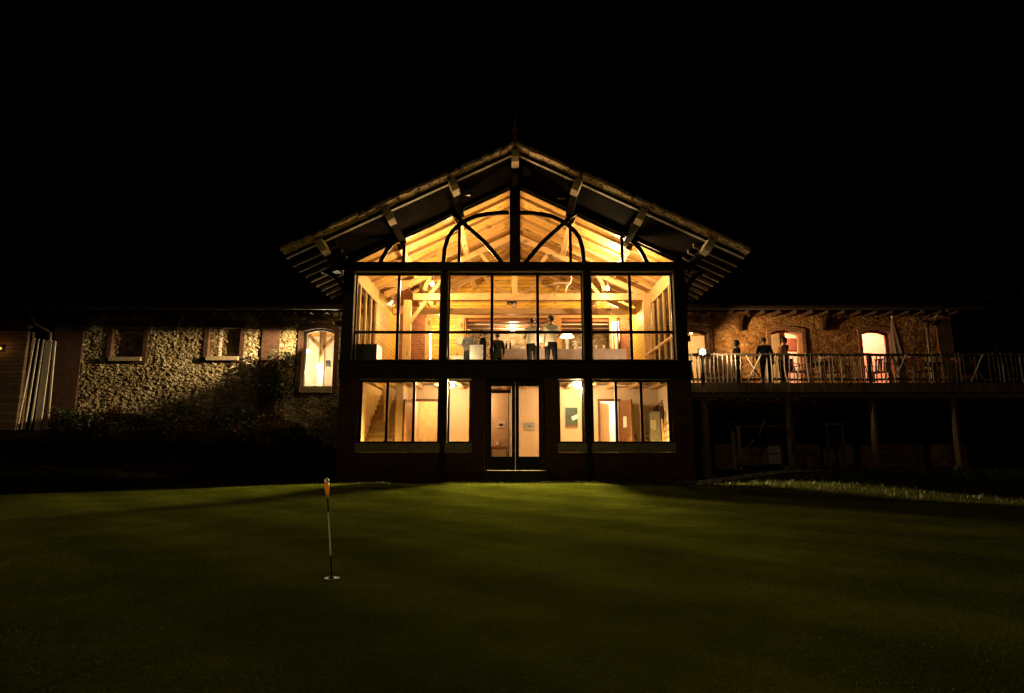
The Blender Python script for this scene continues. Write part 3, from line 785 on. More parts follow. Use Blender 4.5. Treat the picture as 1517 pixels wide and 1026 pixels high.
for k in range(14):
    x = C - 4.35 + k * .67
    if k < 2: continue
    q = MB(); q.box(x - .06, x + .06, D + .37, LB - .01, 2.86, 2.997); q.build('ceiling_joist', M['beam_y'], PV)
q = MB(); nz_ = MB(); nst = 15; sxr = ax(586, 620, 19.4)
for k in range(nst):
    q.box(sx0 + .002, sxr, 18.3 + k * .235, 18.3 + (k + 1) * .235, LF + .001, LF + (k + 1) * .186)
    nz_.box(sx0 + .002, sxr, 18.27 + k * .235, 18.3 + (k + 1) * .235 - .035, LF + (k + 1) * .186 + .001, LF + (k + 1) * .186 + .028)
stc = q.build('staircase', M['riser'], PV); nz_.build('tread', M['sill_pale'], stc)
# rooms behind
for i, (a, c, m) in enumerate(((d1[0] - .9, d1[1] + .5, 'wall_yellow'), (d2[0] - .5, d2[1] + 1.2, 'wall_white'))):
    q = MB(); q.box(a, c, 22.3, 22.4, LF, 2.98); q.box(a - .1, a, LB + .15, 22.4, LF, 2.98); q.box(c, c + .1, LB + .15, 22.4, LF, 2.98); q.build('back_room', M[m], PV)
for a, c in (d1, d2):
    q = MB()
    q.box(a - .07, a, LB - .03, LB + .16, LF, zdo + .07); q.box(c, c + .07, LB - .03, LB + .16, LF, zdo + .07); q.box(a, c, LB - .03, LB + .16, zdo, zdo + .07)
    q.build('door_casing', M['door'], PV)
# open leaves
def leaf(hx, hy, ang, wdt, mat, note=False, parent=PV):
    q = MB(); c, s_ = math.cos(ang), math.sin(ang)
    e = Vector((hx + c*wdt, hy + s_*wdt, 0)); q.beam((hx, hy, (LF + zdo)/2), (e.x, e.y, (LF+zdo)/2), .045, zdo - LF - .02)
    d = q.build('inner_door', mat, parent)
    n = Vector((s_, -c, 0))
    h = Vector((hx + c*wdt*.88, hy + s_*wdt*.88, LF + 1.05))
    g = MB(); g.tube([h + n*.0, h + n*.07, h + n*.07 - Vector((c, s_, 0))*.12], .012, 6); g.tube([h - n*.0, h - n*.07, h - n*.07 - Vector((c, s_, 0))*.12], .012, 6); g.build('handle', M['zinc'], d)
    if note:
        p = Vector((hx + c*wdt*.45, hy + s_*wdt*.45, LF + 1.45)) + n * .026
        g = MB(); g.beam(p - Vector((0,0,.17)), p + Vector((0,0,.17)), .24, .004, n); g.build('notice', M['paper'], d)
    return d
leaf(d1[0] - .01, LB - .04, R(-100), .86, M['door'])
leaf(d2[1] + .04, LB - .05, R(-76), .86, M['door'], True)
leaf(d2[0] + .01, LB + .18, R(62), .9, M['doorlight'])

# ================================================================== LEFT WING
BL = thing('stone_barn', 'long rubble stone barn wing with two blind windows and one lit arched window', 'building', (-10.5, W, 1.5))
EVZ, EVY = az(462, 20.4), 20.4
def arch(x0, x1, z0, z1, rise, n=12, grow=0):
    x0 -= grow; x1 += grow; xm = (x0+x1)/2; hw = (x1-x0)/2; z1 += grow
    pts = [(x0, z0)]
    for i in range(n + 1):
        t = -1 + 2*i/n; pts.append((xm + hw*t, z1 + rise * (1 - t*t)))
    return pts + [(x1, z0)]
nic = []
for (a, c, t, bt) in ((166, 213, 487, 529), (309, 356, 485, 528)):
    nic.append((ax(a, 510, W), ax(c, 510, W), az(bt, W), az(t, W), 0))
wl = (ax(447.5, 530, W), ax(494.5, 530, W), az(573, W), az(491, W), .12)
xq = ax(120, 540, W); xe = ax(76, 540, W)
vs, fs, cl = rubble(xq - .02, -5.0, 1.0, 5.75, W, .02, .135, .085, .030, [(.50, .44, .31), (.58, .52, .38), (.40, .33, .2), (.46, .40, .24), (.34, .29, .2), (.62, .58, .46)], (.30, .25, .17),
                 [(n[0]-.1, n[1]+.1, n[2]-.15, n[3], 0) for n in nic] + [(wl[0]-.1, wl[1]+.1, wl[2]-.2, wl[3]+.08, .12)], 11)
stone_obj('stone_wall', BL, vs, fs, cl)
q = MB(); q.box(xe, xq, W - .06, W + .3, .5, 5.75); q.build('brick_corner', M['brick_dk'], BL)
for n in nic:
    q = MB()
    q.box(n[0]-.15, n[0], W - .045, W + .3, n[2]-.22, n[3]+.25); q.box(n[1], n[1]+.15, W - .045, W + .3, n[2]-.22, n[3]+.25)
    q.box(n[0], n[1], W - .043, W + .3, n[3]+.002, n[3]+.248); q.box(n[0], n[1], W - .043, W + .3, n[2]-.218, n[2]-.142)
    sr = q.build('blind_window', M['brick_dk'], BL)
    vs, fs, cl = rubble(n[0], n[1], n[2], n[3], W + .12, .027, .15, .1, .03, warm, (.3, .24, .16), [], int(abs(n[0])*100))
    so_ = stone_obj('infill', sr, vs, fs, cl)
    q = MB(); q.box(n[0] - .0, n[1] + .0, W - .12, W + .2, n[2]-.139, n[2]-.003); q.build('sill', M['sill_pale'], sr)
def arched_window(parent, wl, Y, brickm, framem, sill=True, mull=1, ringw=.2):
    x0, x1, z0, z1, rise = wl
    q = MB(); q.ring(arch(x0, x1, z0 - (.22 if sill else 0), z1, rise), arch(x0, x1, z0 - (.22 if sill else 0), z1, rise, 12, ringw), Y - .055, Y + .35)
    sr = q.build('arched_window', brickm, parent)
    if sill:
        q = MB(); q.box(x0 + .002, x1 - .002, Y - .13, Y + .3, z0 - .2, z0 - .003); q.build('sill', M['sill_pale'], sr)
    q = MB(); q.ring(arch(x0 + .06, x1 - .06, z0 + .06, z1 - .05, rise), arch(x0 + .005, x1 - .005, z0 + .06, z1 - .005, rise), Y + .2, Y + .27)
    q.box(x0 + .005, x1 - .005, Y + .2, Y + .27, z0, z0 + .058)
    for k in range(mull):
        xm = x0 + (x1 - x0) * (k + 1) / (mull + 1); q.box(xm - .02, xm + .02, Y + .205, Y + .265, z0 + .06, z1 + rise * .8)
    q.build('frame', framem, sr)
    g = MB(); g.prism(arch(x0 + .05, x1 - .05, z0 + .05, z1 - .03, rise), Y + .23, Y + .238); g.build('pane', M['glass'], sr)
    return sr
arched_window(BL, wl, W, M['brick_dk'], M['white'], True, 0, .16)
# room behind the lit window
rx0, rx1 = -10.2, -5.12
q = MB(); q.box(rx0, rx1, 25.2, 25.3, 2.7, 5.6); q.box(rx0 - .1, rx0, W + .1, 25.3, 2.7, 5.6); q.box(rx1, rx1 + .1, W + .36, 25.3, 2.7, 5.6); q.build('room_wall', M['wall_white'], BL)
q = MB(); q.box(rx0 - .1, rx1 + .1, W + .02, 25.3, 2.5, 2.7); q.build('room_floor', M['decking'], BL)
q = MB(); q.box(rx0 - .1, rx1 + .1, W + .02, 25.3, 5.6, 5.7); q.build('room_ceiling', M['siding'], BL)
xpz = ax(477, 530, 23.2)
q = MB(); q.box(xpz - .1, xpz + .1, 23.1, 23.3, 2.7, 5.45)
q.beam((xpz, 23.2, 4.75), (xpz - .75, 23.2, 5.5), .13, .13); q.beam((xpz, 23.2, 4.75), (xpz + .75, 23.2, 5.5), .13, .13); q.box(rx0, rx1, 23.08, 23.32, 5.4, 5.598)
q.build('braced_post', M['beam_z'], BL)
# roof, gutter, brackets
def wing_roof(parent, x0, x1, valley):
    q = MB(); zr, yr = EVZ + .1, EVY - .02
    sl = .5
    vs = []
    for x in (x0, x1):
        vs += [(x, yr, zr), (x, yr, zr + .12), (x, 27, zr + .12 + (27 - yr) * sl), (x, 33.5, zr + .1), (x, 33.5, zr - .1), (x, 27, zr + (27 - yr) * sl)]
    q.add(vs, [tuple(range(6)), tuple(range(11, 5, -1))] + [(k, k+6, (k+1) % 6 + 6, (k+1) % 6) for k in range(6)])
    rf_ = q.build('roof', M['tile'], parent)
    g = MB()
    path = [(yr - .12 + .075*math.cos(t), zr + .02 + .075*math.sin(t)) for t in np.linspace(math.pi, 2*math.pi, 7)]
    vs = []
    for x in (x0, x1): vs += [(x, a, c_) for a, c_ in path] + [(x, a, c_ + .012) for a, c_ in path[::-1]]
    n = len(path)*2; g.add(vs, [tuple(range(n)), tuple(range(2*n-1, n-1, -1))] + [(k, k+n, (k+1) % n + n, (k+1) % n) for k in range(n)])
    g.build('gutter', M['zinc'], rf_)
    n = int((x1 - x0) / .55)
    for k in range(n):
        x = x0 + .3 + k * (x1 - x0 - .5) / n; t = MB(); t.prism([(x - .04, zr - .0), (x + .04, zr), (x + .04, zr - .11), (x - .04, zr - .11)], yr + .05, W + .1)
        t.build('rafter_tail', M['darkwood'], rf_)
    return rf_
wing_roof(BL, -17.0, -5.02, -1)
q = MB(); q.box(xe, -5.02, W + .32, W + .4, .5, 5.66); 
def bracket(parent, x):
    q = MB(); q.box(x - .05, x + .05, W - .11, W - .03, EVZ - .5, EVZ + .05)
    q.ribbon([(0, 0), (1, 0)], .1, 0, .01) if False else None
    arc = [(W - .08 - .26 * (1 - math.cos(t)), EVZ - .5 + .48 * math.sin(t)) for t in np.linspace(0, math.pi/2, 6)]
    for (a, c_), (a2, c2) in zip(arc[:-1], arc[1:]): q.beam((x, a, c_), (x, a2, c2), .07, .07, (0, -1, .3))
    return q.build('eave_bracket', M['darkwood_z'], parent)
q = MB(); q.box(ax(388, 520, W), ax(414, 520, W), W - .06, W + .05, .8, 5.6); q.build('dark_brick_strip', M['brick_dk'], BL)  # strip of darker brick, slightly proud of the stone
for px_ in (262, 128): bracket(BL, ax(px_, 480, W))
q = MB(); q.box(xe, xe + .2, W, 33, .5, 5.7); q.box(xe, -5.0, 33, 33.2, .5, 5.7); q.build('end_wall', M['brick'], BL)
# downpipe at the left end
dp = MB(); x = ax(72, 520, 21.0)
dp.tube([(x - .35, EVY - .05, EVZ + .02), (x - .3, 20.6, EVZ - .35), (x, 21.0, EVZ - .6), (x, 21.02, 1.3)], .05, 8)
dp.build('downpipe', M['zinc'], BL)

# ================================================================== RIGHT WING
BR = thing('brick_barn', 'long barn wing of coursed stone and brick with three lit arched openings behind the deck', 'building', (10.5, W, .3))
rw = []
for (a, c, t) in ((1005, 1050, 493), (1142, 1188, 493), (1277, 1320, 493)):
    rw.append((ax(a, 510, W), ax(c, 510, W), DK, az(t, W), .1))
x_end = ax(1410, 500, W); xq2 = ax(1388, 500, W)
vs, fs, cl = rubble(5.0, xq2 + .02, .2, 5.75, W, .03, .24, .085, .014, [(.36, .20, .09), (.32, .17, .08), (.38, .23, .11), (.28, .14, .07), (.42, .27, .14)], (.30, .20, .11),
                 [(n[0]-.1, n[1]+.1, n[2]-.05, n[3]+.08, .1) for n in rw], 23)
stone_obj('stone_wall', BR, vs, fs, cl)
q = MB(); q.box(xq2, x_end, W - .05, W + .3, .2, 5.75); q.box(x_end - .2, x_end - .002, W + .3, 33, .2, 5.75); q.box(5.0, x_end, 33, 33.2, .2, 5.75); q.build('brick_corner', M['brick_or'], BR)
for n in rw: arched_window(BR, n, W, M['brick_or'], M['wall_salmon'], False, 0, .13)
wing_roof(BR, 5.02, x_end + .5, 1)
for px_ in (1096, 1219): bracket(BR, ax(px_, 480, W))
q = MB(); q.box(5.2, 9.55, 25, 25.1, 2.6, 5.6); q.box(5.1, 5.2, W + .36, 25.1, 2.6, 5.6); q.box(9.55, 9.65, W + .4, 25, 2.6, 5.6); q.build('room_wall', M['wall_beige'], BR)
q = MB(); q.box(9.67, 15.0, 24.0, 24.1, 2.6, 5.6); q.box(14.9, 15.0, W + .36, 24.0, 2.6, 5.6); q.box(9.65, 9.75, W + .4, 24, 2.6, 5.6); q.build('salmon_wall', M['wall_salmon'], BR)
q = MB(); q.box(5.1, 15.0, W + .02, 25.1, 2.5, 2.6); q.build('room_floor', M['decking'], BR)
q = MB(); q.box(5.1, 15.0, W + .02, 25.1, 5.6, 5.7); q.build('room_ceiling', M['siding'], BR)
# Y-shaped drainpipe
q = MB(); x = ax(1376, 500, 21.0); y = 21.05
q.tube([(x, y, DK), (x, y, az(480, y))], .05, 8); q.lathe([(.06, -.08), (.10, 0), (.10, .12), (.07, .16)], (x, y, az(481, y)), 10)
q.tube([(x, y, az(480, y)), (x - .25, y - .1, az(473, y)), (x - .5, y - .35, az(467, y)), (x - .55, EVY - .1, EVZ + .05)], .04, 8)
q.tube([(x, y, az(480, y)), (x + .2, y - .1, az(473, y)), (x + .3, y - .35, az(466, y)), (x + .32, EVY - .1, EVZ + .05)], .04, 8)
q.build('drainpipe', M['zinc'], BR)

# ================================================================== TIMBER SHED at far left
SH = thing('timber_shed', 'dark weatherboarded shed beyond the left end of the stone barn', 'shed', (-22, 22, .8))
q = MB(); q.box(-30, -16.75, 20.9, 21.1, .3, 5.0); q.box(-16.95, -16.75, 21.1, 27, .3, 5.0); q.build('board_wall', M['shed'], SH)
q = MB(); q.add([(-30, 20.4, 4.95), (-16.4, 20.4, 4.95), (-16.4, 24.5, 6.8), (-30, 24.5, 6.8), (-30, 20.4, 5.08), (-16.4, 20.4, 5.08), (-16.4, 24.5, 6.95), (-30, 24.5, 6.95)], [(0,3,2,1),(4,5,6,7),(0,1,5,4),(1,2,6,5),(2,3,7,6),(3,0,4,7)]); q.build('roof', M['tile'], SH)
x, z = at(1, 516, 20.8)
wlp = thing('wall_lamp', 'small amber lamp glowing on the shed boards at the left edge', 'lamp', (x, 20.88, z))
q = MB(); q.box(x - .06, x + .06, 20.84, 20.895, z - .08, z + .12); q.build('back_plate', M['black'], wlp)
q = MB(); q.ball((x, 20.78, z), .045, 10, 6); q.build('bulb', M['ember'], wlp, smooth=True)
point((x, 20.70, z), 1.6, (1, .45, .10), .05)
# pale planks leaning upright in the corner
for i, (pt, pb, wd) in enumerate(((47, 28, .05), (53, 37, .05), (60, 44, .05), (68, 53, .22), (77, 66, .06))):
    x0, z1 = at(pt, 500 + i, 20.6); x1, z0 = at(pb, 613, 20.2)
    z0 = float(ground(x1, 20.2)); x1 = ax(pb, 613, 20.2)
    lab = ['narrow pale batten leaning at the barn corner, farthest from the barn', 'narrow pale batten second from the shed in the leaning bundle', 'narrow pale batten leaning just beside the wide board', 'wide pale board leaning upright by the barn downpipe', 'short narrow batten between the downpipe and the wide board'][i]
    q = MB(); q.beam((x1, 20.2 + .05*i, z0), (x0, 20.75, z1), wd, .035, (0, -1, 0)); o = q.build('leaning_plank', M['palewood'], None, (x1, 20.2, z0))
    tag(o, lab, 'plank', 'planks leaning at the barn corner')

# ================================================================== DECK
DE = thing('timber_deck', 'raised timber deck on posts along the right wing with a rustic picket railing', 'deck', (11, 18.1, 0))
DX0, DX1, DY0 = lx1 + .03, 18.2, 18.05
q = MB(); q.box(DX0, DX1, DY0, W - .1, DK - .05, DK); q.build('decking', M['decking'], DE)
q = MB(); q.box(DX0, DX1, DY0 - .035, DY0 - .002, az(581, DY0), DK + .01); q.build('fascia', M['fascia'], DE)
q = MB(); q.box(DX0, DX1, DY0 + .05, DY0 + .2, 2.45, DK - .053); q.build('deck_beam', M['oldwood_x'], DE)
for k in range(24):
    x = DX0 + .2 + k * .54; q = MB(); q.box(x, x + .07, DY0 + .205, W - .1, 2.62, DK - .053); q.build('joist', M['oldwood_x'], DE)
pxs = [1047, 1173, 1299, 1420]
px_x = [ax(p, 640, DY0) for p in pxs] + [ax(1420, 640, DY0) + 2.5]
for i, x in enumerate(px_x):
    gz_ = float(ground(x, DY0 + .12)); lean = rnd.uniform(-.02, .03)
    q = MB(); q.tube([(x + lean, DY0 + .12, gz_ + .12), (x + lean*.5, DY0 + .12, 1.5), (x, DY0 + .12, 2.447)], [.115, .105, .11], 9)
    po = q.build('post', M['postwood'], DE)
    q = MB(); q.box(x - .17, x + .17, DY0 - .05, DY0 + .29, gz_ - .1, gz_ + .12); q.build('footing', M['postwood'], po)
RT = az(525, DY0)
q = MB(); xx = np.linspace(DX0 + .02, DX1, 40)
q.tube([(x, DY0 + .03, RT + .012 * math.sin(i * 1.7)) for i, x in enumerate(xx)], .045, 7)
q.tube([(x, DY0 + .035, DK + .12 + .012 * math.sin(i * 1.1)) for i, x in enumerate(xx)], .035, 7)
for x in px_x: q.tube([(x, DY0 + .06, DK), (x, DY0 + .06, RT + .04)], .06, 8)
RA = q.build('railing', M['oldwood_x'], DE)
x = DX0 + .1; k = 0; xn = ax(1118, 550, DY0); xb2 = ax(1333, 545, DY0); xb3 = ax(1447, 545, DY0)
while x < DX1 - .1 and k < 97:
    if not any(abs(x - p) < .3 for p in (xn, xb2, xb3)):
        a, c_ = rnd.gauss(0, .018), rnd.gauss(0, .018); r = rnd.uniform(.017, .031)
        q = MB(); q.tube([(x + a, DY0 + .01, DK + .03), (x + rnd.gauss(0, .008), DY0, (DK+RT)/2), (x + c_, DY0 + .01, RT + rnd.uniform(-.03, .05))], [r, r*.95, r*.85], 6)
        q.build('baluster', M['oldwood'], RA); k += 1
    x += rnd.uniform(.115, .142)
for p in (xn, xb2, xb3):
    q = MB(); q.tube([(p - .22, DY0, DK + .05), (p + .22, DY0 - .01, RT)], .024, 6); q.tube([(p + .22, DY0 + .02, DK + .05), (p - .22, DY0 + .02, RT)], .024, 6); q.tube([(p, DY0 + .04, DK + .05), (p, DY0 + .04, RT)], .02, 6)
    q.build('cross_brace', M['oldwood'], RA)

# ================================================================== PEOPLE
def person(label, loc, rotz, h=1.76, arms=None, legs=None, top='shirt', bottom='blackcloth', hair='hair', head_turn=0, lean=0, skirt=None, long_hair=False, sleeve=.06, group=None):
    """feet at z=0, facing local -Y; arms: ((elbow),(wrist)) for local +X and -X"""
    arms = arms or (((.25, .02, 1.17), (.27, -.06, .93)), ((-.25, .02, 1.17), (-.27, -.06, .93)))
    legs = legs or (((.10, -.01, .50), (.11, .02, .085)), ((-.10, -.01, .50), (-.11, .02, .085)))
    V = []; E = []; Rr = []
    def j(p, r, par=None):
        V.append(Vector(p)); Rr.append(r)
        if par is not None: E.append((par, len(V)-1))
        return len(V)-1
    lv = Vector((0, -lean, 0))
    pel = j((0, 0, .96), .135); sp = j(Vector((0, .01, 1.12)) + lv*.3, .125, pel); ch = j(Vector((0, .01, 1.31)) + lv*.7, .145, sp); up = j(Vector((0, .015, 1.42)) + lv*.9, .10, ch)
    nk = j(Vector((0, .01, 1.50)) + lv, .056, up); hd = j(Vector((0, -.005, 1.60)) + lv*1.1, .06, nk)
    wr = []
    for s, (el, wt) in zip((1, -1), arms):
        sh = j(Vector((s*.175, .015, 1.415)) + lv*.9, .064, up); e = j(Vector(el), .045, sh); w_ = j(Vector(wt), .030, e); wr.append((Vector(el), Vector(wt), s))
    for s, (kn, an) in zip((1, -1), legs):
        hp = j((s*.09, 0, .88), .098, pel); k = j(kn, .062, hp); a = j(an, .042, k); t = j(Vector(an) + Vector((s*.02, -.16, -.05)), .036, a)
    me = bpy.data.meshes.new('person_cage'); me.from_pydata(V, E, []); ob = bpy.data.objects.new('person_cage', me); COL.objects.link(ob)
    md = ob.modifiers.new('skin', 'SKIN'); md.use_smooth_shade = True
    for i, sv in enumerate(me.skin_vertices[0].data): sv.radius = (Rr[i]*1.22, Rr[i]*1.22); sv.use_root = (i == 0)
    ss = ob.modifiers.new('sub', 'SUBSURF'); ss.levels = 2
    dg = bpy.context.evaluated_depsgraph_get(); ev = ob.evaluated_get(dg); m2 = bpy.data.meshes.new_from_object(ev)
    bm = bmesh.new(); bm.from_mesh(m2); bpy.data.objects.remove(ob)
    for v in bm.verts:
        if .8 < v.co.z < 1.47 and abs(v.co.x) < .2: v.co.y *= .80
    for zc in (.09, .97, 1.475):
        bmesh.ops.bisect_plane(bm, geom=bm.verts[:] + bm.edges[:] + bm.faces[:], plane_co=(0, 0, zc), plane_no=(0, 0, 1))
    for f in bm.faces:
        c = f.calc_center_median(); f.smooth = True
        dw = min(((c - w_).length for _, w_, _ in wr))
        near_arm = any((c - w_).length < (e - w_).length * 1.15 and (c - e).length < (e - w_).length * 1.25 for e, w_, _ in wr)
        if c.z > 1.475: f.material_index = 2
        elif near_arm and c.z > .55 and abs(c.x) > .12: f.material_index = 2 if dw < sleeve else 0
        elif c.z > .97: f.material_index = 0
        elif c.z < .09: f.material_index = 3
        else: f.material_index = 1
    def merge(mb, mi):
        n0 = len(bm.faces)
        vv = [bm.verts.new(p) for p in mb.v]
        for f in mb.f:
            try: nf = bm.faces.new([vv[i] for i in f]); nf.material_index = mi; nf.smooth = True
            except ValueError: pass
    hc = Vector((0, -.02, 1.655)) + lv*1.15; ct, st_ = math.cos(head_turn), math.sin(head_turn)
    def hp_(x, y, z): return (hc.x + x*ct - y*st_, hc.y + x*st_ + y*ct, hc.z + z)
    q = MB()
    prof = [(.004, -.125), (.045, -.115), (.066, -.08), (.076, -.03), (.080, .02), (.078, .06), (.062, .098), (.034, .118), (.003, .124)]
    for r, z in prof: pass
    vs = []; seg = 16
    for i, (r, z) in enumerate(prof):
        for k in range(seg):
            a = 2*math.pi*k/seg; yy = math.sin(a) * r * 1.22; xx = math.cos(a) * r * .95
            if z < -.05 and yy > 0: yy *= .6
            vs.append(hp_(xx, yy, z))
    fs = [(i*seg+k, i*seg+(k+1) % seg, (i+1)*seg+(k+1) % seg, (i+1)*seg+k) for i in range(len(prof)-1) for k in range(seg)]
    q.add(vs, fs)
    q.add([hp_(-.014, -.088, -.025), hp_(.014, -.088, -.025), hp_(0, -.122, -.028), hp_(0, -.092, .022)], [(0,1,2),(1,3,2),(3,0,2)])
    for s in (-1, 1): q.ball(hp_(s*.078, .01, -.01), .026, 8, 6, (.45, .8, 1.2))
    merge(q, 2)
    q = MB()
    for s in (-1, 1): q.ball(hp_(s*.03, -.088, .012), .009, 6, 4)
    q.ball(hp_(0, -.083, -.062), .02, 8, 4, (1, .4, .3)); merge(q, 4)
    for e, w_, s in wr:      # hands: palm, four unequal fingers, thumb from the side
        d = (w_ - e).normalized(); sd = d.cross(Vector((0, 0, 1)) if abs(d.z) < .8 else Vector((0, 1, 0))).normalized(); nrm = sd.cross(d)
        q = MB(); q.tube([w_ - d*.01, w_ + d*.04, w_ + d*.09], [.026, .036, .032], 8)
        for k, ln in enumerate((.062, .074, .070, .055)):
            o = w_ + d*.085 + sd * (k - 1.5) * .017
            q.tube([o, o + d*ln*.5 + nrm*.008, o + d*ln*.8 + nrm*.03, o + d*ln*.85 + nrm*.05], [.0092, .009, .0083, .0065], 6)
        o = w_ + d*.035 - sd*.03
        q.tube([o, o + d*.03 - sd*.025, o + d*.06 - sd*.028 + nrm*.015], [.012, .0105, .008], 6)
        merge(q, 2)
    m2.materials.clear()
    for k in (top, bottom, 'skin', 'black', 'hair'): m2.materials.append(M[k])
    bm.to_mesh(m2); bm.free()
    m2.name = 'person'; o = bpy.data.objects.new('person', m2); COL.objects.link(o)
    o.location = loc; o.rotation_euler = (0, 0, rotz); s = h / 1.78; o.scale = (s, s, s); ORG[o.name] = Vector((0,0,0))
    tag(o, label, 'person', group)
    hb = MB(); vs = []
    for i in range(7):
        t = i / 6 * 2.3 + .02
        for k in range(16):
            a = 2*math.pi*k/16; back = .5 + .5*math.sin(a)
            tt = t * (.52 + .48 * back) if not long_hair else t * (.56 + .44*back)
            rr = math.sin(min(tt, 2.05)); x_, y_, z_ = math.cos(a)*rr*.089, math.sin(a)*rr*.111 + .004, math.cos(tt)*.122 + .014
            if long_hair and i == 6 and back > .35: z_ -= .17
            vs.append(hp_(x_, y_, z_))
    hb.add(vs, [(i*16+k, i*16+(k+1) % 16, (i+1)*16+(k+1) % 16, (i+1)*16+k) for i in range(6) for k in range(16)] + [tuple(range(16))])
    hb.build('hair', M[hair], o, smooth=True)
    if skirt:
        q = MB(); vs = []
        for i, (r, z) in enumerate(((.135, 1.02), (.17, .9), (.21, .7), (.26, .45), (.30, .3))):
            for k in range(20):
                a = 2*math.pi*k/20; rr = r * (1 + .06*i/4*math.sin(a*5)); vs.append((math.cos(a)*rr, math.sin(a)*rr*.8, z))
        q.add(vs, [(i*20+k, i*20+(k+1) % 20, (i+1)*20+(k+1) % 20, (i+1)*20+k) for i in range(4) for k in range(20)])
        q.build('skirt', M[skirt], o, smooth=True)
    return o
PI = math.pi
def feet(px, Y, z): return (ax(px, 500, Y), Y, z)
# waiters seen from behind inside the upper room (local -Y is their front; turned to face away)
person('waiter in cream shirt and black trousers seen from behind, standing by the mullion', feet(788.5, 18.5, FL), PI - .25, 1.80, (((.26, .0, 1.18), (.18, -.2, 1.12)), ((-.25, .03, 1.17), (-.2, -.17, 1.02))), (((.09, -.02, .5), (.08, .05, .085)), ((-.10, .0, .5), (-.13, .0, .085))), head_turn=-.4)
person('taller waiter in cream shirt seen from behind with face turned to the left', feet(816, 18.5, FL), PI + .1, 1.88, (((.26, .02, 1.17), (.24, -.12, .95)), ((-.28, -.02, 1.19), (-.14, -.2, 1.15))), (((.11, -.01, .5), (.14, .02, .085)), ((-.12, .0, .5), (-.15, .02, .085))), head_turn=1.0)
person('fair haired guest in a crumpled grey leather jacket at the left of the bar', feet(694, 18.9, FL), PI - .5, 1.52, (((.25, .02, 1.17), (.10, -.2, 1.05)), ((-.25, -.05, 1.17), (-.12, -.24, 1.1))), top='leather', bottom='greycloth', hair='blond', lean=.05, long_hair=True)
person('guest in a black jacket facing the leather jacket guest', feet(716, 19.1, FL), -PI/2 + .2, 1.53, None, top='blackcloth', bottom='blackcloth', hair='hair', lean=.04)
person('guest in a dark grey suit half behind the mullion at the bar end', feet(737, 19.4, FL), PI + .3, 1.50, None, top='greycloth', bottom='greycloth')
# people out on the deck
person('person in dark clothes standing alone by the barn wall on the deck', feet(1090, 19.6, DK), PI/2, 1.58, None, top='greycloth', bottom='blackcloth', long_hair=True)
person('person in black at the deck railing with back to the lawn', feet(1131, 19.0, DK), PI - .3, 1.56, None, top='blackcloth', bottom='blackcloth')
person('person in a rust coloured top silhouetted against the middle lit doorway', feet(1157, 19.5, DK), PI/2 + .2, 1.66, (((.27, -.03, 1.18), (.2, -.26, 1.2)), ((-.25, .02, 1.17), (-.27, -.06, .93))), top='rust', bottom='blackcloth', lean=.08)

# ================================================================== UPPER ROOM CONTENTS
bt = thing('buffet_table', 'long buffet table draped to the floor in grey lilac cloth behind the glass', 'table', (ax(830, 520, 19.8), 19.8, FL))
x0, x1 = ax(733, 520, 19.7), ax(927, 520, 19.7); bz = az(516.5, 19.7)
q = MB(); q.box(x0, x1, 19.7, 20.4, bz - .03, bz); q.build('tabletop', M['cloth_white'], bt)
q = MB(); vs = []; n = 160
for i in range(n + 1):
    x = x0 + (x1 - x0) * i / n
    for z, am in ((bz - .002, .0), (bz - .03, .012), (FL + .4, .03), (FL + .02, .045)):
        vs.append((x, 19.68 - am * .4 * (1 + math.sin(i * .55) + .7 * math.sin(i * .23)), z))
q.add(vs, [(i*4+k, i*4+k+1, (i+1)*4+k+1, (i+1)*4+k) for i in range(n) for k in range(3)]); q.box(x0 - .02, x0 - .005, 19.69, 20.4, FL, bz - .001); q.box(x1 + .005, x1 + .02, 19.69, 20.4, FL, bz - .001)
q.build('tablecloth', M['cloth_lilac'], bt)
# table lamp
x = ax(840, 500, 20.0); zt2, zb2 = az(492, 20.0), az(499, 20.0)
tlp = thing('table_lamp', 'lit table lamp with white shade on the buffet', 'lamp', (x, 20.0, bz))
q = MB(); q.lathe([(.10, 0), (.10, .02), (.045, .04), (.055, zb2 - bz - .05), (.03, zb2 - bz)], (x, 20.0, bz), 12); q.build('stand', M['white'], tlp)
q = MB(); q.lathe([(.24, 0), (.19, .06), (.10, zt2 - zb2 + .02)], (x, 20.0, zb2 - .01), 16); q.build('lamp_shade', M['bulb_soft'], tlp)
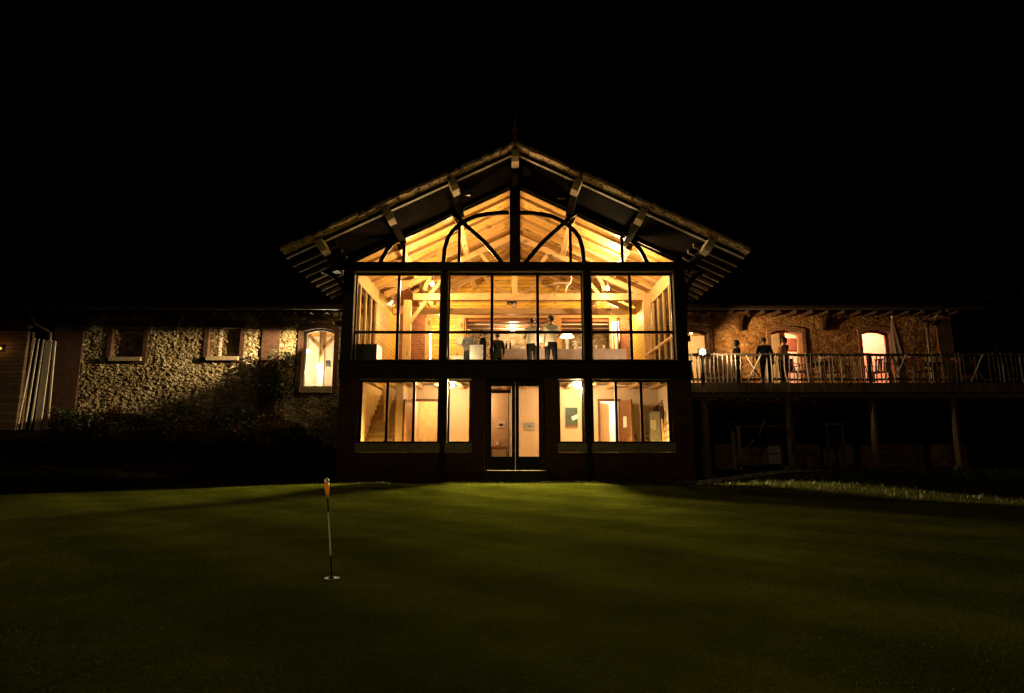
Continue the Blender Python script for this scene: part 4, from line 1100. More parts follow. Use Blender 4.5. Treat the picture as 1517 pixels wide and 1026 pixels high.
# tableware along the buffet
ware = [(743, 'box', 'black wine cooler box at the left end of the buffet'), (750, 'bottle', 'dark bottle beside the black cooler box'), (756, 'bottle', 'dark bottle second from the cooler box'), (764, 'bowl', 'low serving bowl with black rim beside the bottles'), (772, 'bowl', 'serving bowl just left of the waiters'),
        (853, 'flowers', 'small arrangement of pale flowers beside the table lamp'), (862, 'bowl', 'bowl right of the flowers near the timber column'), (884, 'glass', 'white cup stack just right of the timber column'), (895, 'glass', 'white cup stack in the middle of the right bay'), (905, 'glass', 'white cup stack near the right end of the buffet'), (918, 'bottle', 'bottle at the right end of the buffet')]
for px_, k, lab in ware:
    x = ax(px_, 512, 19.95); y = 19.95 + rnd.uniform(-.12, .15); q = MB()
    if k == 'box':
        q.box(x - .1, x + .1, y - .1, y + .1, bz, bz + .12); q.lathe([(.05, .12), (.06, .15), (.03, .17)], (x, y, bz), 8); o = q.build('cooler_box', M['black'], None, (x, y, bz)); tag(o, lab, 'cooler')
    elif k == 'bottle':
        q.lathe([(.037, 0), (.038, .18), (.03, .21), (.014, .25), (.013, .30), (.016, .31)], (x, y, bz), 10); o = q.build('bottle', M['black'], None, (x, y, bz), smooth=True); tag(o, lab, 'bottle', 'bottles on the buffet')
    elif k == 'bowl':
        q.lathe([(.05, 0), (.06, .01), (.12, .07), (.15, .11), (.14, .11), (.10, .06), (.03, .03)], (x, y, bz), 14); o = q.build('bowl', M['white'], None, (x, y, bz), smooth=True); tag(o, lab, 'bowl', 'bowls on the buffet')
    elif k == 'glass':
        for t in range(3): q.lathe([(.03, 0), (.042, .06), (.04, .062), (.028, .01)], (x, y, bz + t*.055), 10)
        o = q.build('cup_stack', M['white'], None, (x, y, bz), smooth=True); tag(o, lab, 'cups', 'cup stacks on the buffet')
    else:
        v = thing('flower_vase', lab, 'flowers', (x, y, bz)); q.lathe([(.04, 0), (.06, .06), (.035, .12), (.045, .14)], (x, y, bz), 10); q.build('vase', M['white'], v)
        f = MB()
        for t in range(26):
            a = rnd.uniform(0, 6.28); rr = rnd.uniform(0, .13); c_ = (x + math.cos(a)*rr, y + math.sin(a)*rr, bz + .2 + rnd.uniform(-.04, .11)); f.ball(c_, rnd.uniform(.015, .032), 6, 4)
        f.build('blossom', M['cloth_white'], v)
# black-fronted console at the left corner
cx0, cx1 = ax(526, 520, 18.35), ax(558, 520, 18.35); cz = az(509, 18.35)
cs = thing('console_desk', 'black fronted white sided console desk in the left corner of the upper room', 'desk', ((cx0+cx1)/2, 18.7, FL))
q = MB(); q.box(cx0, cx1, 18.35, 18.38, FL, cz); q.build('front_panel', M['black'], cs)
q = MB(); q.box(cx0, cx1 , 18.383, 19.1, cz - .04, cz - .002); q.box(cx1 - .03, cx1, 18.383, 19.1, FL, cz - .042); q.box(cx0, cx0 + .03, 18.383, 19.1, FL, cz - .042); q.build('cabinet', M['white'], cs)
# white table + chair by the guests
x0, x1 = ax(672, 526, 19.3), ax(690, 526, 19.3); tz_ = az(526.5, 19.3)
wt = thing('side_table', 'small table under a white cloth left of the guests', 'table', ((x0+x1)/2, 19.6, FL))
q = MB(); q.box(x0 - .1, x1 + .1, 19.3, 19.9, tz_ - .03, tz_); q.build('tabletop', M['cloth_white'], wt)
q = MB(); q.box(x0 - .09, x1 + .09, 19.31, 19.89, FL, tz_ - .032); q.build('tablecloth', M['cloth_white'], wt)
x = ax(706, 520, 18.5); ch_ = thing('covered_chair', 'chair under a white cloth cover in front of the guests', 'chair', (x, 18.6, FL))
q = MB(); q.beam((x, 18.45, FL + .02), (x, 18.42, FL + .93), .40, .05, (0, 1, 0)); q.build('backrest', M['cloth_white'], ch_)
q = MB(); q.box(x - .21, x + .21, 18.5, 18.92, FL + .02, FL + .47); q.build('seat', M['cloth_white'], ch_)
# light strip lamp
x = ax(637.5, 510, 19.3); z0_, z1_ = az(531, 19.3), az(494, 19.3)
fl2 = thing('floor_lamp', 'thin bright vertical strip lamp standing in the left bay', 'lamp', (x, 19.3, FL))
q = MB(); q.lathe([(.12, 0), (.12, .02), (.015, .03), (.012, z1_ - FL)], (x, 19.36, FL), 10); q.build('stand', M['black'], fl2)
q = MB()
q.tube([(x, 19.3, z0_ - .1), (x + .015, 19.3, z0_ + .25), (x - .01, 19.3, z0_ + .5), (x, 19.3, z1_)], .022, 8); q.build('light_strip', M['strip'], fl2)
# hanging projector
x, z = at(758, 446, 22.0)
pj = thing('projector', 'dark projector hanging under the tie beam in the middle bay', 'projector', (x, 22.0, z))
q = MB(); q.box(x - .18, x + .18, 21.8, 22.15, z - .1, z + .08); q.lathe([(.05, -.14), (.06, -.1)], (x, 21.85, z), 10); q.build('housing', M['black'], pj)
q = MB(); q.beam((x - .38, 22, z + .1), (x - .1, 22, z + .02), .1, .025); q.beam((x + .38, 22, z + .1), (x + .1, 22, z + .02), .1, .025); q.beam((x, 22, z + .08), (x, 22, z + .5), .05, .05); q.build('bracket', M['black'], pj)
# driftwood branch with white cable
br = thing('branch_decoration', 'curved driftwood branch with a white cable hanging above the tie beam', 'decoration', at(825, 425, 20.6)[0:1] + (20.6, at(825, 425, 20.6)[1]))
def pth(pts, Y): return [(at(a, c, Y)[0], Y, at(a, c, Y)[1]) for a, c in pts]
q = MB(); q.tube(pth([(800, 426), (815, 422), (828, 419), (838, 420), (844, 417)], 20.6), [.02, .035, .05, .05, .02], 7); q.tube(pth([(820, 440), (824, 430), (828, 421)], 20.62), [.01, .02, .03], 6); q.build('branch', M['oldwood_x'], br)
q = MB(); q.tube(pth([(845, 404), (847, 413), (845, 419), (840, 424), (838, 432)], 20.55), .018, 6); q.build('cable', M['white'], br)
# spotlights on the trusses
def spotlamp(px_, py_, Y, lab, watt, group='interior spotlights', col=(1, .62, .24), r=.07, dz=-.16, aim=None, aimw=0):
    x, z = at(px_, py_, Y)
    s = thing('spotlight', lab, 'spotlight', (x, Y, z), group=group)
    q = MB(); q.lathe([(.03, .12), (.075, .06), (.08, .0), (.07, .0)], (x, Y, z), 12); q.build('housing', M['white'], s)
    q = MB(); q.ball((x, Y, z - .02), .06, 12, 8); q.build('bulb', M['bulb'], s, smooth=True)
    q = MB(); q.beam((x, Y, z + .1), (x, Y + .02, z + .3), .03, .03); q.build('bracket', M['zinc'], s)
    if watt: point((x, Y - .02, z + dz), watt, col, r)
    if aim: spot((x, Y - .1, z - .03), aim, aimw, (1, .78, .40), 85, .9, .05)
UP = 3.2
spotlamp(900, 427, 20.9, 'bright bare spotlight above the tie beam in the right bay', 20*UP, aim=(-1.5, 13.8, 0), aimw=800)
spotlamp(579, 444, 23.6, 'small spotlight in the low red boarded aisle ceiling', 30*UP)
spotlamp(640, 420, 20.4, 'spotlight high in the left bay beside the aisle post', 90*UP, aim=(-2.0, 13.5, 0), aimw=800)
spotlamp(905, 462, 24.6, 'spotlight glowing against the back wall in the right bay', 130*UP)
spotlamp(655, 466, 24.6, 'spotlight added to light the back wall at the left of the middle bay', 110*UP)  # lamp added to brighten the siding
# uplight behind the tie beam
x, z = at(903, 393, 19.4)
ul = thing('uplighter', 'uplighter behind the main beam washing the right roof slope white', 'uplight', (x, 19.4, z))
q = MB(); q.lathe([(.02, -.16), (.05, -.12), (.10, -.02), (.11, 0), (.09, 0), (.03, -.09)], (x, 19.4, z), 12); q.build('housing', M['black'], ul)
point((x, 19.4, z + .06), 170*UP, (1, .72, .36), .06)
x, z = at(700, 392, 19.6)
ul = thing('uplighter', 'uplighter added behind the main beam to light the left roof slope', 'uplight', (x, 19.6, z))  # unseen lamp added for the left slope
q = MB(); q.lathe([(.02, -.16), (.05, -.12), (.10, -.02), (.11, 0), (.09, 0), (.03, -.09)], (x, 19.6, z), 12); q.build('housing', M['black'], ul)
point((x, 19.6, z + .06), 80*UP, (1, .62, .22), .06)
for px_, lab in ((625, 'downlight added behind the main beam in the left bay'), (735, 'downlight added behind the main beam left of the waiters'), (840, 'downlight added behind the main beam right of the waiters'), (945, 'downlight added behind the main beam in the right bay')):  # unseen lamps added to light the people's backs near the glass
    x = ax(px_, 395, 18.3); o = thing('fill_light', lab, 'spotlight', (x, 18.3, 6.5), group='added fill lights behind the main beam')
    q = MB(); q.lathe([(.02, -.02), (.05, 0), (.06, .03), (.05, .035)], (x, 18.3, 6.40), 12); q.build('housing', M['black'], o)
    q = MB(); q.beam((x, 18.085, 6.40), (x, 18.25, 6.40), .04, .03); q.build('bracket', M['zinc'], o)
    point((x, 18.3, 6.52), (38 if px_ in (625, 945) else 46)*UP, (1, .66, .28), .05)
x, z = at(760, 500, 27.6)
rl = thing('recess_lamp', 'round lamp lighting the stone recess behind the buffet', 'lamp', (x, 27.6, zl0 - .18))
q = MB(); q.lathe([(.02, -.14), (.10, -.10), (.10, 0)], (x, 27.6, zl0 - .13), 12); q.build('lamp_shade', M['bulb_soft'], rl)
point((x, 27.6, zl0 - .42), 85*UP, (1, .68, .36), .1)
# handrail near the right side glass, leaning white frames, framed picture
hr = thing('handrail', 'pale sloping stair handrail beside the right side glazing', 'handrail', (ax(978, 515, 19.2), 19.4, FL))
p0 = at(957, 527, 20.6); p1 = at(999, 496, 18.6)
q = MB(); q.tube([(p0[0], 20.6, p0[1]), (p1[0], 18.6, p1[1])], .05, 8); q.build('rail', M['beam_y'], hr)
for t in (.1, .5, .9):
    q = MB(); a = Vector((p0[0], 20.6, p0[1])).lerp(Vector((p1[0], 18.6, p1[1])), t); q.tube([a, (a.x, a.y, FL)], .03, 7); q.build('baluster', M['beam_z'], hr)
for px_, lab in ((910, 'tall white frame leaning beside the brick pillar, left one'), (916, 'tall white frame leaning against the brick pillar')):
    x = ax(px_, 500, 24.9); z1_ = az(476, 24.9); q = MB()
    q.beam((x - .07, 24.8, FL), (x - .05, 25.1, z1_), .03, .03); q.beam((x + .07, 24.8, FL), (x + .05, 25.1, z1_ + .05), .03, .03); q.beam((x - .05, 25.1, z1_), (x + .05, 25.1, z1_ + .05), .03, .03); q.beam((x - .06, 24.95, FL + 1.6), (x + .06, 24.95, FL + 1.6), .03, .03)
    tag(q.build('white_frame', M['white'], None, (x, 24.9, FL)), lab, 'frame', 'white frames by the pillar')
x, z = at(682, 505, 25.9); q = MB(); q.lathe([(.16, 0), (.17, .02), (.02, .03)], (0, 0, 0), 16)
q = MB(); vs = [(x + .17*math.cos(t), yy, z + .17*math.sin(t)) for yy in (25.86, 25.91) for t in np.linspace(0, 2*PI, 16, endpoint=False)]
q.add(vs, [tuple(range(16)), tuple(range(31, 15, -1))] + [(k, (k+1) % 16, (k+1) % 16 + 16, k + 16) for k in range(16)])
tag(q.build('wall_plaque', M['grey'], None, (x, 25.9, z)), 'round grey plaque on the oak post left of the guests', 'plaque')

# ================================================================== LOWER ROOM CONTENTS
def ceil_lamp(px_, Y, z, lab, watt, bright, out=0):
    x = ax(px_, 565, Y); o = thing('ceiling_lamp', lab, 'lamp', (x, Y, z + .1))
    q = MB(); q.lathe([(.05, .07), (.05, .1)], (x, Y, z), 12); q.build('mount', M['white'], o)
    q = MB(); q.lathe([(.02, -.07), (.10, -.04), (.14, .02), (.13, .065)], (x, Y, z), 16); q.build('lamp_shade', M['bulb'] if bright else M['bulb_soft'], o, smooth=True)
    point((x, Y, z - .18), watt, (1, .71, .40), .1)
    if out: spot((x, Y - .02, z - .1), (x * 1.5, 14.6, 0), out, (1, .75, .27), 150, .8, .04)  # extra beam added to throw light on the lawn
LW = 2.6
ceil_lamp(667.5, 18.75, 2.86, 'bowl shaped ceiling lamp above the narrow left pane downstairs', 34*LW, False, 6500)
ceil_lamp(856, 18.6, 2.86, 'brilliant bare ceiling lamp in the narrow pane right of the doors', 52*LW, True, 8000)
point((d0[0] - .35, 20.5, 2.5), 16*LW, (1, .62, .34), .1)  # hidden fill light added for the passage, without a fitting
ceil_lamp(640, 21.2, 2.86, 'ceiling lamp in the yellow back room beyond the left doorway', 40*LW, False)
ceil_lamp(908, 21.2, 2.86, 'ceiling lamp in the white back room beyond the right doorway', 130*LW, False)
def wallpic(px0, px1, py0, py1, Y, mat, border, lab, name, bw):
    x0, z1 = at(px0, py0, Y); x1, z0 = at(px1, py1, Y)
    o = thing(name, lab, 'picture', ((x0+x1)/2, Y, z0))
    q = MB(); q.box(x0, x1, Y - .03, Y - .002, z0, z1); q.build('mount', border, o)
    q = MB(); q.box(x0 + bw, x1 - bw, Y - .036, Y - .0305, z0 + bw, z1 - bw); q.build('print', mat, o)
    return o
wp = wallpic(836.5, 856.5, 603, 633.5, LB - .01, M['green_board'], M['grey'], 'dark green poster board on the beige wall right of the doors', 'poster', .02)
q = MB(); x0, z1 = at(848, 618, LB); q.beam((x0 - .02, LB - .052, z1 - .05), (x0 + .17, LB - .052, z1 + .04), .004, .13, (0, 0, 1)); q.build('note', M['paper'], wp)
q = MB(); x0, z1 = at(837.5, 629.5, LB); x1, z0 = at(855.5, 632.5, LB); q.box(x0, x1, LB - .052, LB - .047, z0, z1); q.build('strip', M['door'], wp)
wallpic(777, 792, 626, 636.5, LB - .01, M['photo_dark'], M['grey'], 'small dark framed print seen through the right entrance door', 'picture_frame', .1)
wallpic(736.5, 748, 624.5, 633.5, 21.0, M['photo_dark'], M['paper'], 'small dark print in a white frame seen through the left entrance door', 'picture_frame', .06)
# screen wall behind left door
q = MB(); q.box(ax(700, 620, 21.0), ax(753, 620, 21.0), 21.0, 21.1, LF, 2.85); q.build('partition', M['wall_beige'], PV)
q = MB(); q.box(ax(754, 620, 21.0), ax(758, 620, 21.0), 20.98, 21.08, LF, 2.85); q.build('partition_post', M['white'], PV)
x0, x1 = ax(726, 662, 20.3), ax(752, 662, 20.3); tz_ = az(661, 20.3)
ct_ = thing('console_table', 'low dark console table behind the left entrance door', 'table', ((x0+x1)/2, 20.5, LF))
q = MB(); q.box(x0, x1, 20.3, 20.75, tz_ - .10, tz_); q.build('tabletop', M['door'], ct_)
for x in (x0 + .03, x1 - .03):
    for y in (20.33, 20.72): q = MB(); q.box(x - .025, x + .025, y - .025, y + .025, LF, tz_ - .102); q.build('leg', M['door'], ct_)
x = ax(738, 655, 20.45); q = MB(); q.lathe([(.05, 0), (.085, .05), (.07, .11), (.03, .15), (.025, .2), (.035, .21)], (x, 20.45, tz_), 14); tag(q.build('vase', M['white'], None, (x, 20.45, tz_), smooth=True), 'small white vase on the low console table', 'vase')
x = ax(729, 655, 20.45); q = MB(); q.lathe([(.025, 0), (.03, .06), (.015, .1), (.02, .12)], (x, 20.45, tz_), 12); tag(q.build('jar', M['cloth_white'], None, (x, 20.45, tz_), smooth=True), 'tiny pale jar at the left end of the console table', 'jar')
# grey cupboard, clutter on top, leaning ladder, slats
CY = 19.1
x0, x1 = ax(963, 640, CY), ax(979, 640, CY); cz = az(609, CY)
cp = thing('cupboard', 'tall grey cupboard with white notices in the right corner downstairs', 'cupboard', ((x0+x1)/2, CY + .3, LF))
q = MB(); q.box(x0, x1, CY, CY + .55, LF, cz); q.build('carcass', M['grey'], cp)
q = MB(); q.box(x1 + .003, x1 + .09, CY - .02, CY + .55, LF, cz + .03); q.build('side_panel', M['photo_dark'], cp)
q = MB(); q.box(x0 + .01, (x0+x1)/2 - .004, CY - .022, CY - .002, LF + .06, cz - .04); q.build('door', M['grey'], cp)
q = MB(); q.box((x0+x1)/2 + .004, x1 - .01, CY - .022, CY - .002, LF + .06, cz - .04); q.build('door', M['grey'], cp)
for a, c_, e, g in ((963.5, 967, 622, 634), (967.5, 971.5, 622, 637)):
    xa, za = at(a, e, CY); xb_, zb_ = at(c_, g, CY); q = MB(); q.box(xa, xb_, CY - .029, CY - .023, zb_, za); q.build('notice', M['paper'], cp)
q = MB(); bx0, bx1 = ax(975, 605, CY + .1), ax(990, 605, CY + .1); q.box(bx0, bx1, CY + .05, CY + .45, cz + .033, cz + .16); tag(q.build('crate', M['door'], None, (bx0, CY + .2, cz)), 'open wooden crate on top of the grey cupboard', 'crate')
q = MB()
for a, c_ in (((966, 610), (984, 594)), ((970, 608), (976, 597)), ((980, 597), (984, 606)), ((968, 606), (982, 592))):
    p, r_ = at(*a, CY + .15), at(*c_, CY + .15); q.tube([(p[0], CY + .15, p[1]), (r_[0], CY + .15, r_[1])], .015, 6)
tag(q.build('folding_rack', M['zinc'], None, (ax(975, 605, CY), CY + .15, cz)), 'thin folded drying rack lying on the cupboard top', 'rack')
p, r_ = at(980, 655, 18.6), at(988, 608, 18.8)
q = MB(); q.beam((p[0], 18.55, LF), (r_[0], 18.95, r_[1]), .07, .03, (0, -1, 0)); tag(q.build('leaning_board', M['palewood'], None, (p[0], 18.55, LF)), 'pale board leaning against the cupboard side', 'board')
ld = thing('slatted_crate', 'upright slatted wooden crate beside the right window jamb', 'crate', (ax(987, 640, 18.5), 18.5, LF))
for k in range(6):
    q = MB(); z = LF + .3 + k * .2; xa, xb_ = ax(983, 645, 18.5), ax(992, 645, 18.5); q.beam((xa, 18.5, z), (xb_, 18.5, z + .1), .02, .05); q.build('slat', M['doorlight'], ld)
q = MB(); xa, xb_ = ax(983, 645, 18.5), ax(992, 645, 18.5); q.box(xa - .03, xa, 18.51, 18.55, LF, LF + 1.5); q.box(xb_, xb_ + .03, 18.51, 18.55, LF, LF + 1.55); q.build('frame', M['doorlight'], ld)
# floor plant
x = ax(947, 650, 19.35); z = az(645, 19.35)
pl = thing('potted_plant', 'spindly pot plant on the floor between the brown door and the cupboard', 'plant', (x, 19.35, LF))
q = MB(); q.lathe([(.10, 0), (.14, .24), (.15, .26), (.12, .26)], (x, 19.35, LF), 12); q.build('pot', M['terracotta'], pl)
q = MB()
for k in range(7):
    a = k * .9; q.tube([(x, 19.35, LF + .25), (x + .1*math.cos(a), 19.35 + .1*math.sin(a), z - .1), (x + .22*math.cos(a), 19.35 + .22*math.sin(a), z + .08 - .03*k)], [.008, .007, .004], 5)
    e = Vector((x + .22*math.cos(a), 19.35 + .22*math.sin(a), z + .08 - .03*k)); q.add([e, e + Vector((.06*math.cos(a), .06*math.sin(a), .04)), e + Vector((.14*math.cos(a), .14*math.sin(a), -.02)), e + Vector((.05*math.cos(a + .5), .05*math.sin(a + .5), -.03))], [(0, 1, 2, 3)])
q.build('foliage', M['leaf'], pl)

# ================================================================== BARN ROOM LAMPS
def globe(px_, py_, Y, lab, watt, col, r=.09, mat='bulb'):
    x, z = at(px_, py_, Y); o = thing('globe_lamp', lab, 'lamp', (x, Y, z), group='globe lamps in the barn rooms')
    q = MB(); q.ball((x, Y, z), r, 14, 10); q.build('globe', M[mat], o, smooth=True)
    q = MB(); q.tube([(x, Y, z + r), (x, Y, 5.35)], .012, 6); q.build('cord', M['black'], o)
    point((x, Y - .0, z - r - .08), watt, col, .08); return o
globe(473, 543, 22.6, 'dazzling globe lamp beside the braced post in the left barn window', 260, (1, .80, .52), .1)
globe(456, 520, 23.8, 'smaller globe lamp at the left edge of the arched barn window', 110, (1, .76, .46), .07)
q = MB(); x, z = at(486, 538, 22.9); q.box(x - .09, x + .09, 22.9, 22.96, z - .12, z + .12); tag(q.build('wall_speaker', M['black'], None, (x, 22.93, z)), 'small black speaker box right of the braced post', 'speaker')
globe(1024, 492, 23.2, 'globe lamp in the first barn opening beside the pavilion', 230, (1, .66, .30), .06)
globe(1150, 500, 23.4, 'globe lamp in the middle barn opening behind the people', 260, (1, .58, .38), .06, 'bulb_soft')
globe(1300, 480, 22.9, 'globe lamp hidden high in the third barn opening', 290, (1, .55, .42), .06, 'bulb_soft')
x, z = at(1168, 512, 23.95)
q = MB(); q.box(x - .5, x + .5, 23.9, 23.96, z - .18, z + .28); pa = q.build('wall_hanging', M['rust'], None, (x, 23.93, z)); tag(pa, 'rust coloured wall hanging in the middle barn opening', 'wall hanging')

# ================================================================== DECK CONTENTS
# bright flood lamp low on the deck wall by the pavilion corner
x, z = at(1041, 521, 17.92)
dl = thing('deck_floodlight', 'dazzling floodlight clamped outside the railing at the pavilion end of the deck', 'floodlight', (x, 17.95, DK))
q = MB(); q.beam((x, 18.0, DK + .2), (x, 17.96, z), .04, .03); q.box(x - .05, x + .05, 17.985, 18.012, DK + .1, DK + .3); q.build('stand', M['black'], dl)
q = MB(); q.box(x - .13, x + .13, 17.93, 17.985, z - .09, z + .09); q.build('housing', M['black'], dl)
q = MB(); q.ball((x, 17.92, z), .085, 14, 8, (1, .4, 1)); q.build('bulb', M['bulb'], dl, smooth=True)
spot((x + .02, 17.86, z), (x + 8, 17.86 - 1.0, z + .3), 420, (1, .76, .44), 74, .9, .02)
point((x, 17.84, z), 22, (1, .76, .44), .03)
# flood lamp under the eave on the left side wall of the pavilion
x, y, z = C - 5.45, 20.0, 5.08
sfl = thing('eave_floodlight', 'floodlight under the left pavilion eave aimed along the stone barn wall', 'floodlight', (x, y, z))
q = MB(); q.box(x - .02, x + .14, y - .11, y + .11, z - .1, z + .1); q.build('housing', M['black'], sfl)
q = MB(); q.box(x - .50, x - .022, y - .06, y - .05, z - .10, z + .09); q.build('flap', M['black'], sfl)
q = MB(); q.add([(x - .024, y - .09, z - .055), (x - .024, y + .5, z - .055), (x - .34, y + .5, z - .105), (x - .34, y - .09, z - .105), (x - .024, y - .09, z - .065), (x - .024, y + .5, z - .065), (x - .34, y + .5, z - .115), (x - .34, y - .09, z - .115)], [(0,3,2,1),(4,5,6,7),(0,1,5,4),(1,2,6,5),(2,3,7,6),(3,0,4,7)]); q.build('flap', M['black'], sfl)
q = MB(); vs = [(x - .024, y - .09, z + .085), (x - .024, y + .5, z + .085), (x - .50, y + .5, z - .012), (x - .50, y - .09, z - .012)]; q.add(vs + [(a, c_, d + .01) for a, c_, d in vs], [(0,3,2,1),(4,5,6,7),(0,1,5,4),(1,2,6,5),(2,3,7,6),(3,0,4,7)]); q.build('flap', M['black'], sfl)
q = MB(); q.beam((x + .06, y, z + .1), (x + .06, y, rz(x) - .32), .04, .03); q.build('bracket', M['zinc'], sfl)
spot((x - .04, y, z), (C - 12, W, 3.9), 4400, (1, .71, .33), 50, .9, .025)
x, y, z = C + 5.42, 19.95, 4.55
sfl = thing('eave_floodlight', 'floodlight added under the right pavilion eave to light the barn wall above the deck', 'floodlight', (x, y, z))  # lamp added to brighten the right barn wall
q = MB(); q.box(x - .14, x + .02, y - .11, y + .11, z - .1, z + .1); q.build('housing', M['black'], sfl)
q = MB(); q.box(x + .022, x + .36, y - .06, y - .05, z - .10, z + .09); q.build('flap', M['black'], sfl)
q = MB(); q.beam((x - .06, y, z + .1), (x - .06, y, rz(x) - .32), .04, .03); q.build('bracket', M['zinc'], sfl)
spot((x + .04, y, z), (C + 13.2, W, 4.5), 1900, (1, .58, .20), 66, .9, .05)
# low uplights added behind the big panes to light backs and roof edge (hidden by the ledge from the lawn)
for px_ in (590, 671, 802, 930):
    x = ax(px_, 530, 18.12)
    q = MB(); q.lathe([(.05, -.3), (.06, -.06), (.075, -.01), (.06, -.012), (.02, -.05)], (x, 18.14, 3.5), 12); q.build('added_uplight', M['black'], PV)
    point((x, 18.14, 3.52), 100, (1, .68, .34), .03)
# closed parasol
x = ax(1325, 500, 19.6)
ps = thing('parasol', 'closed beige parasol standing by the third lit opening', 'parasol', (x, 19.6, DK))
q = MB(); q.lathe([(.28, 0), (.28, .06), (.05, .09), (.04, .3)], (x, 19.6, DK), 12); q.build('base', M['black'], ps)
zt_, zb_ = az(472, 19.6), az(526, 19.6)
q = MB(); q.tube([(x, 19.6, DK), (x, 19.6, zt_ + .05)], .022, 8); q.ball((x, 19.6, zt_ + .07), .04, 8, 6); q.build('pole', M['oldwood'], ps)
q = MB(); vs = []; m = 10
for i in range(m + 1):
    t = i / m; r = .04 + .16 * t ** .8
    for k in range(24):
        a = 2*PI*k/24; rr = r * (1 + .22*t*math.cos(a*8)); vs.append((x + math.cos(a)*rr + .10*t*t, 19.6 + math.sin(a)*rr, zt_ - (zt_ - zb_ + .25) * t))
q.add(vs, [(i*24+k, i*24+(k+1) % 24, (i+1)*24+(k+1) % 24, (i+1)*24+k) for i in range(m) for k in range(24)] + [tuple(range(24))]); q.build('canopy', M['canvas'], ps)
# garden armchairs
def make_chair(label, mat):
    t = thing('garden_chair', label, 'chair', (0, 0, 0), group='garden chairs on the deck', local=True)
    q = MB()
    for k in range(6): q.box(-.24, .24, -.24 + k*.08, -.24 + k*.08 + .06, .42, .445)
    q.build('seat', mat, t)
    q = MB()
    for k in range(6): xk = -.22 + k*.08; q.beam((xk + .02, .25, .47), (xk + .02, .36, .88), .05, .02, (0, -1, 0))
    q.beam((-.25, .36, .88), (.25, .36, .88), .03, .05); q.beam((-.25, .25, .46), (.25, .25, .46), .03, .04); q.build('backrest', mat, t)
    for sx in (-1, 1):
        for sy in (-1, 1):
            q = MB(); q.tube([(sx*.25, sy*.24, .44), (sx*.28, sy*.29, 0)], .016, 6); q.build('leg', mat, t)
        q = MB(); q.tube([(sx*.27, -.25, .44), (sx*.29, -.25, .64), (sx*.29, .05, .67), (sx*.27, .31, .66)], .017, 6); q.build('armrest', mat, t)
    return t
c0 = make_chair('red garden chair in the glow of the third lit opening', M['redpaint'])
c0.location = (ax(1303, 550, 18.9), 18.9, DK); c0.rotation_euler.z = -.9
for px_, y, a, lab in ((1183, 18.8, .5, 'garden chair just right of the middle lit doorway'), (1208, 19.4, -2.3, 'garden chair at the near side of the dark round table'), (1238, 18.9, 2.2, 'garden chair at the far right of the dark round table'), (1366, 18.7, 2.0, 'red garden chair tilted towards the parasol'), (1402, 19.0, -1.4, 'garden chair between the drainpipe and the potted shrub'), (1060, 19.5, 1.2, 'reddish garden chair close to the deck floodlight')):
    c = copy_tree(c0); c.location = (ax(px_, 550, y), y, DK); c.rotation_euler.z = a; c['label'] = lab
def round_table(px_, y, lab):
    x = ax(px_, 550, y); t = thing('garden_table', lab, 'table', (x, y, DK), group='round tables on the deck')
    q = MB(); q.lathe([(.42, .70), (.43, .71), (.43, .73), (.41, .74)], (x, y, DK), 20); q.build('tabletop', M['black'], t)
    q = MB(); q.lathe([(.25, 0), (.25, .02), (.03, .05), (.03, .70)], (x, y, DK), 12); q.build('pedestal', M['black'], t)
round_table(1222, 19.0, 'dark round table among the chairs right of the middle doorway')
round_table(1385, 19.2, 'dark round table beside the drainpipe')
# clutter of glass on the first table
for px_, lab in ((1217, 'wine glass on the left of the dark round table'), (1226, 'wine glass on the right of the dark round table')):
    x = ax(px_, 545, 18.95); q = MB(); q.lathe([(.03, 0), (.004, .01), (.004, .08), (.03, .11), (.034, .16), (.03, .17)], (x, 18.95, DK + .74), 10); tag(q.build('wine_glass', M['white'], None, (x, 18.95, DK + .74), smooth=True), lab, 'glass', 'wine glasses on the deck table')
# leaves generator
def leaves(mb, c, rad, n, size, hollow=.35, flat=0):
    for _ in range(n):
        while True:
            d = Vector((rnd.uniform(-1, 1), rnd.uniform(-1, 1), rnd.uniform(-1, 1)))
            if hollow < d.length < 1: break
        p = Vector((c[0] + d.x*rad[0], c[1] + d.y*rad[1], c[2] + d.z*rad[2])); s = size * rnd.uniform(.6, 1.3)
        a = Vector((rnd.gauss(0, 1), rnd.gauss(0, 1), rnd.gauss(0, .7))).normalized(); e = a.cross(Vector((rnd.gauss(0, 1), rnd.gauss(0, 1), rnd.gauss(0, 1)))).normalized()
        mb.add([p - a*s, p - a*s*.1 + e*s*.45, p + a*s, p - a*s*.1 - e*s*.45], [(0, 1, 2, 3)])
x = ax(1436, 550, 18.7)
pp = thing('potted_shrub', 'olive leaved shrub in a clay pot behind the deck pickets', 'plant', (x, 18.7, DK))
q = MB(); q.lathe([(.14, 0), (.2, .3), (.22, .33), (.18, .33)], (x, 18.7, DK), 14); q.build('pot', M['terracotta'], pp)
q = MB(); q.tube([(x, 18.7, DK + .3), (x + .03, 18.7, DK + .6)], .02, 6); q.build('stem', M['bark'], pp)
q = MB()
for k in range(5): leaves(q, (x + rnd.uniform(-.18, .18), 18.7 + rnd.uniform(-.15, .15), DK + .55 + rnd.uniform(-.12, .15)), (.18, .18, .16), 90, .045)
q.build('foliage', M['leaf_ol'], pp)

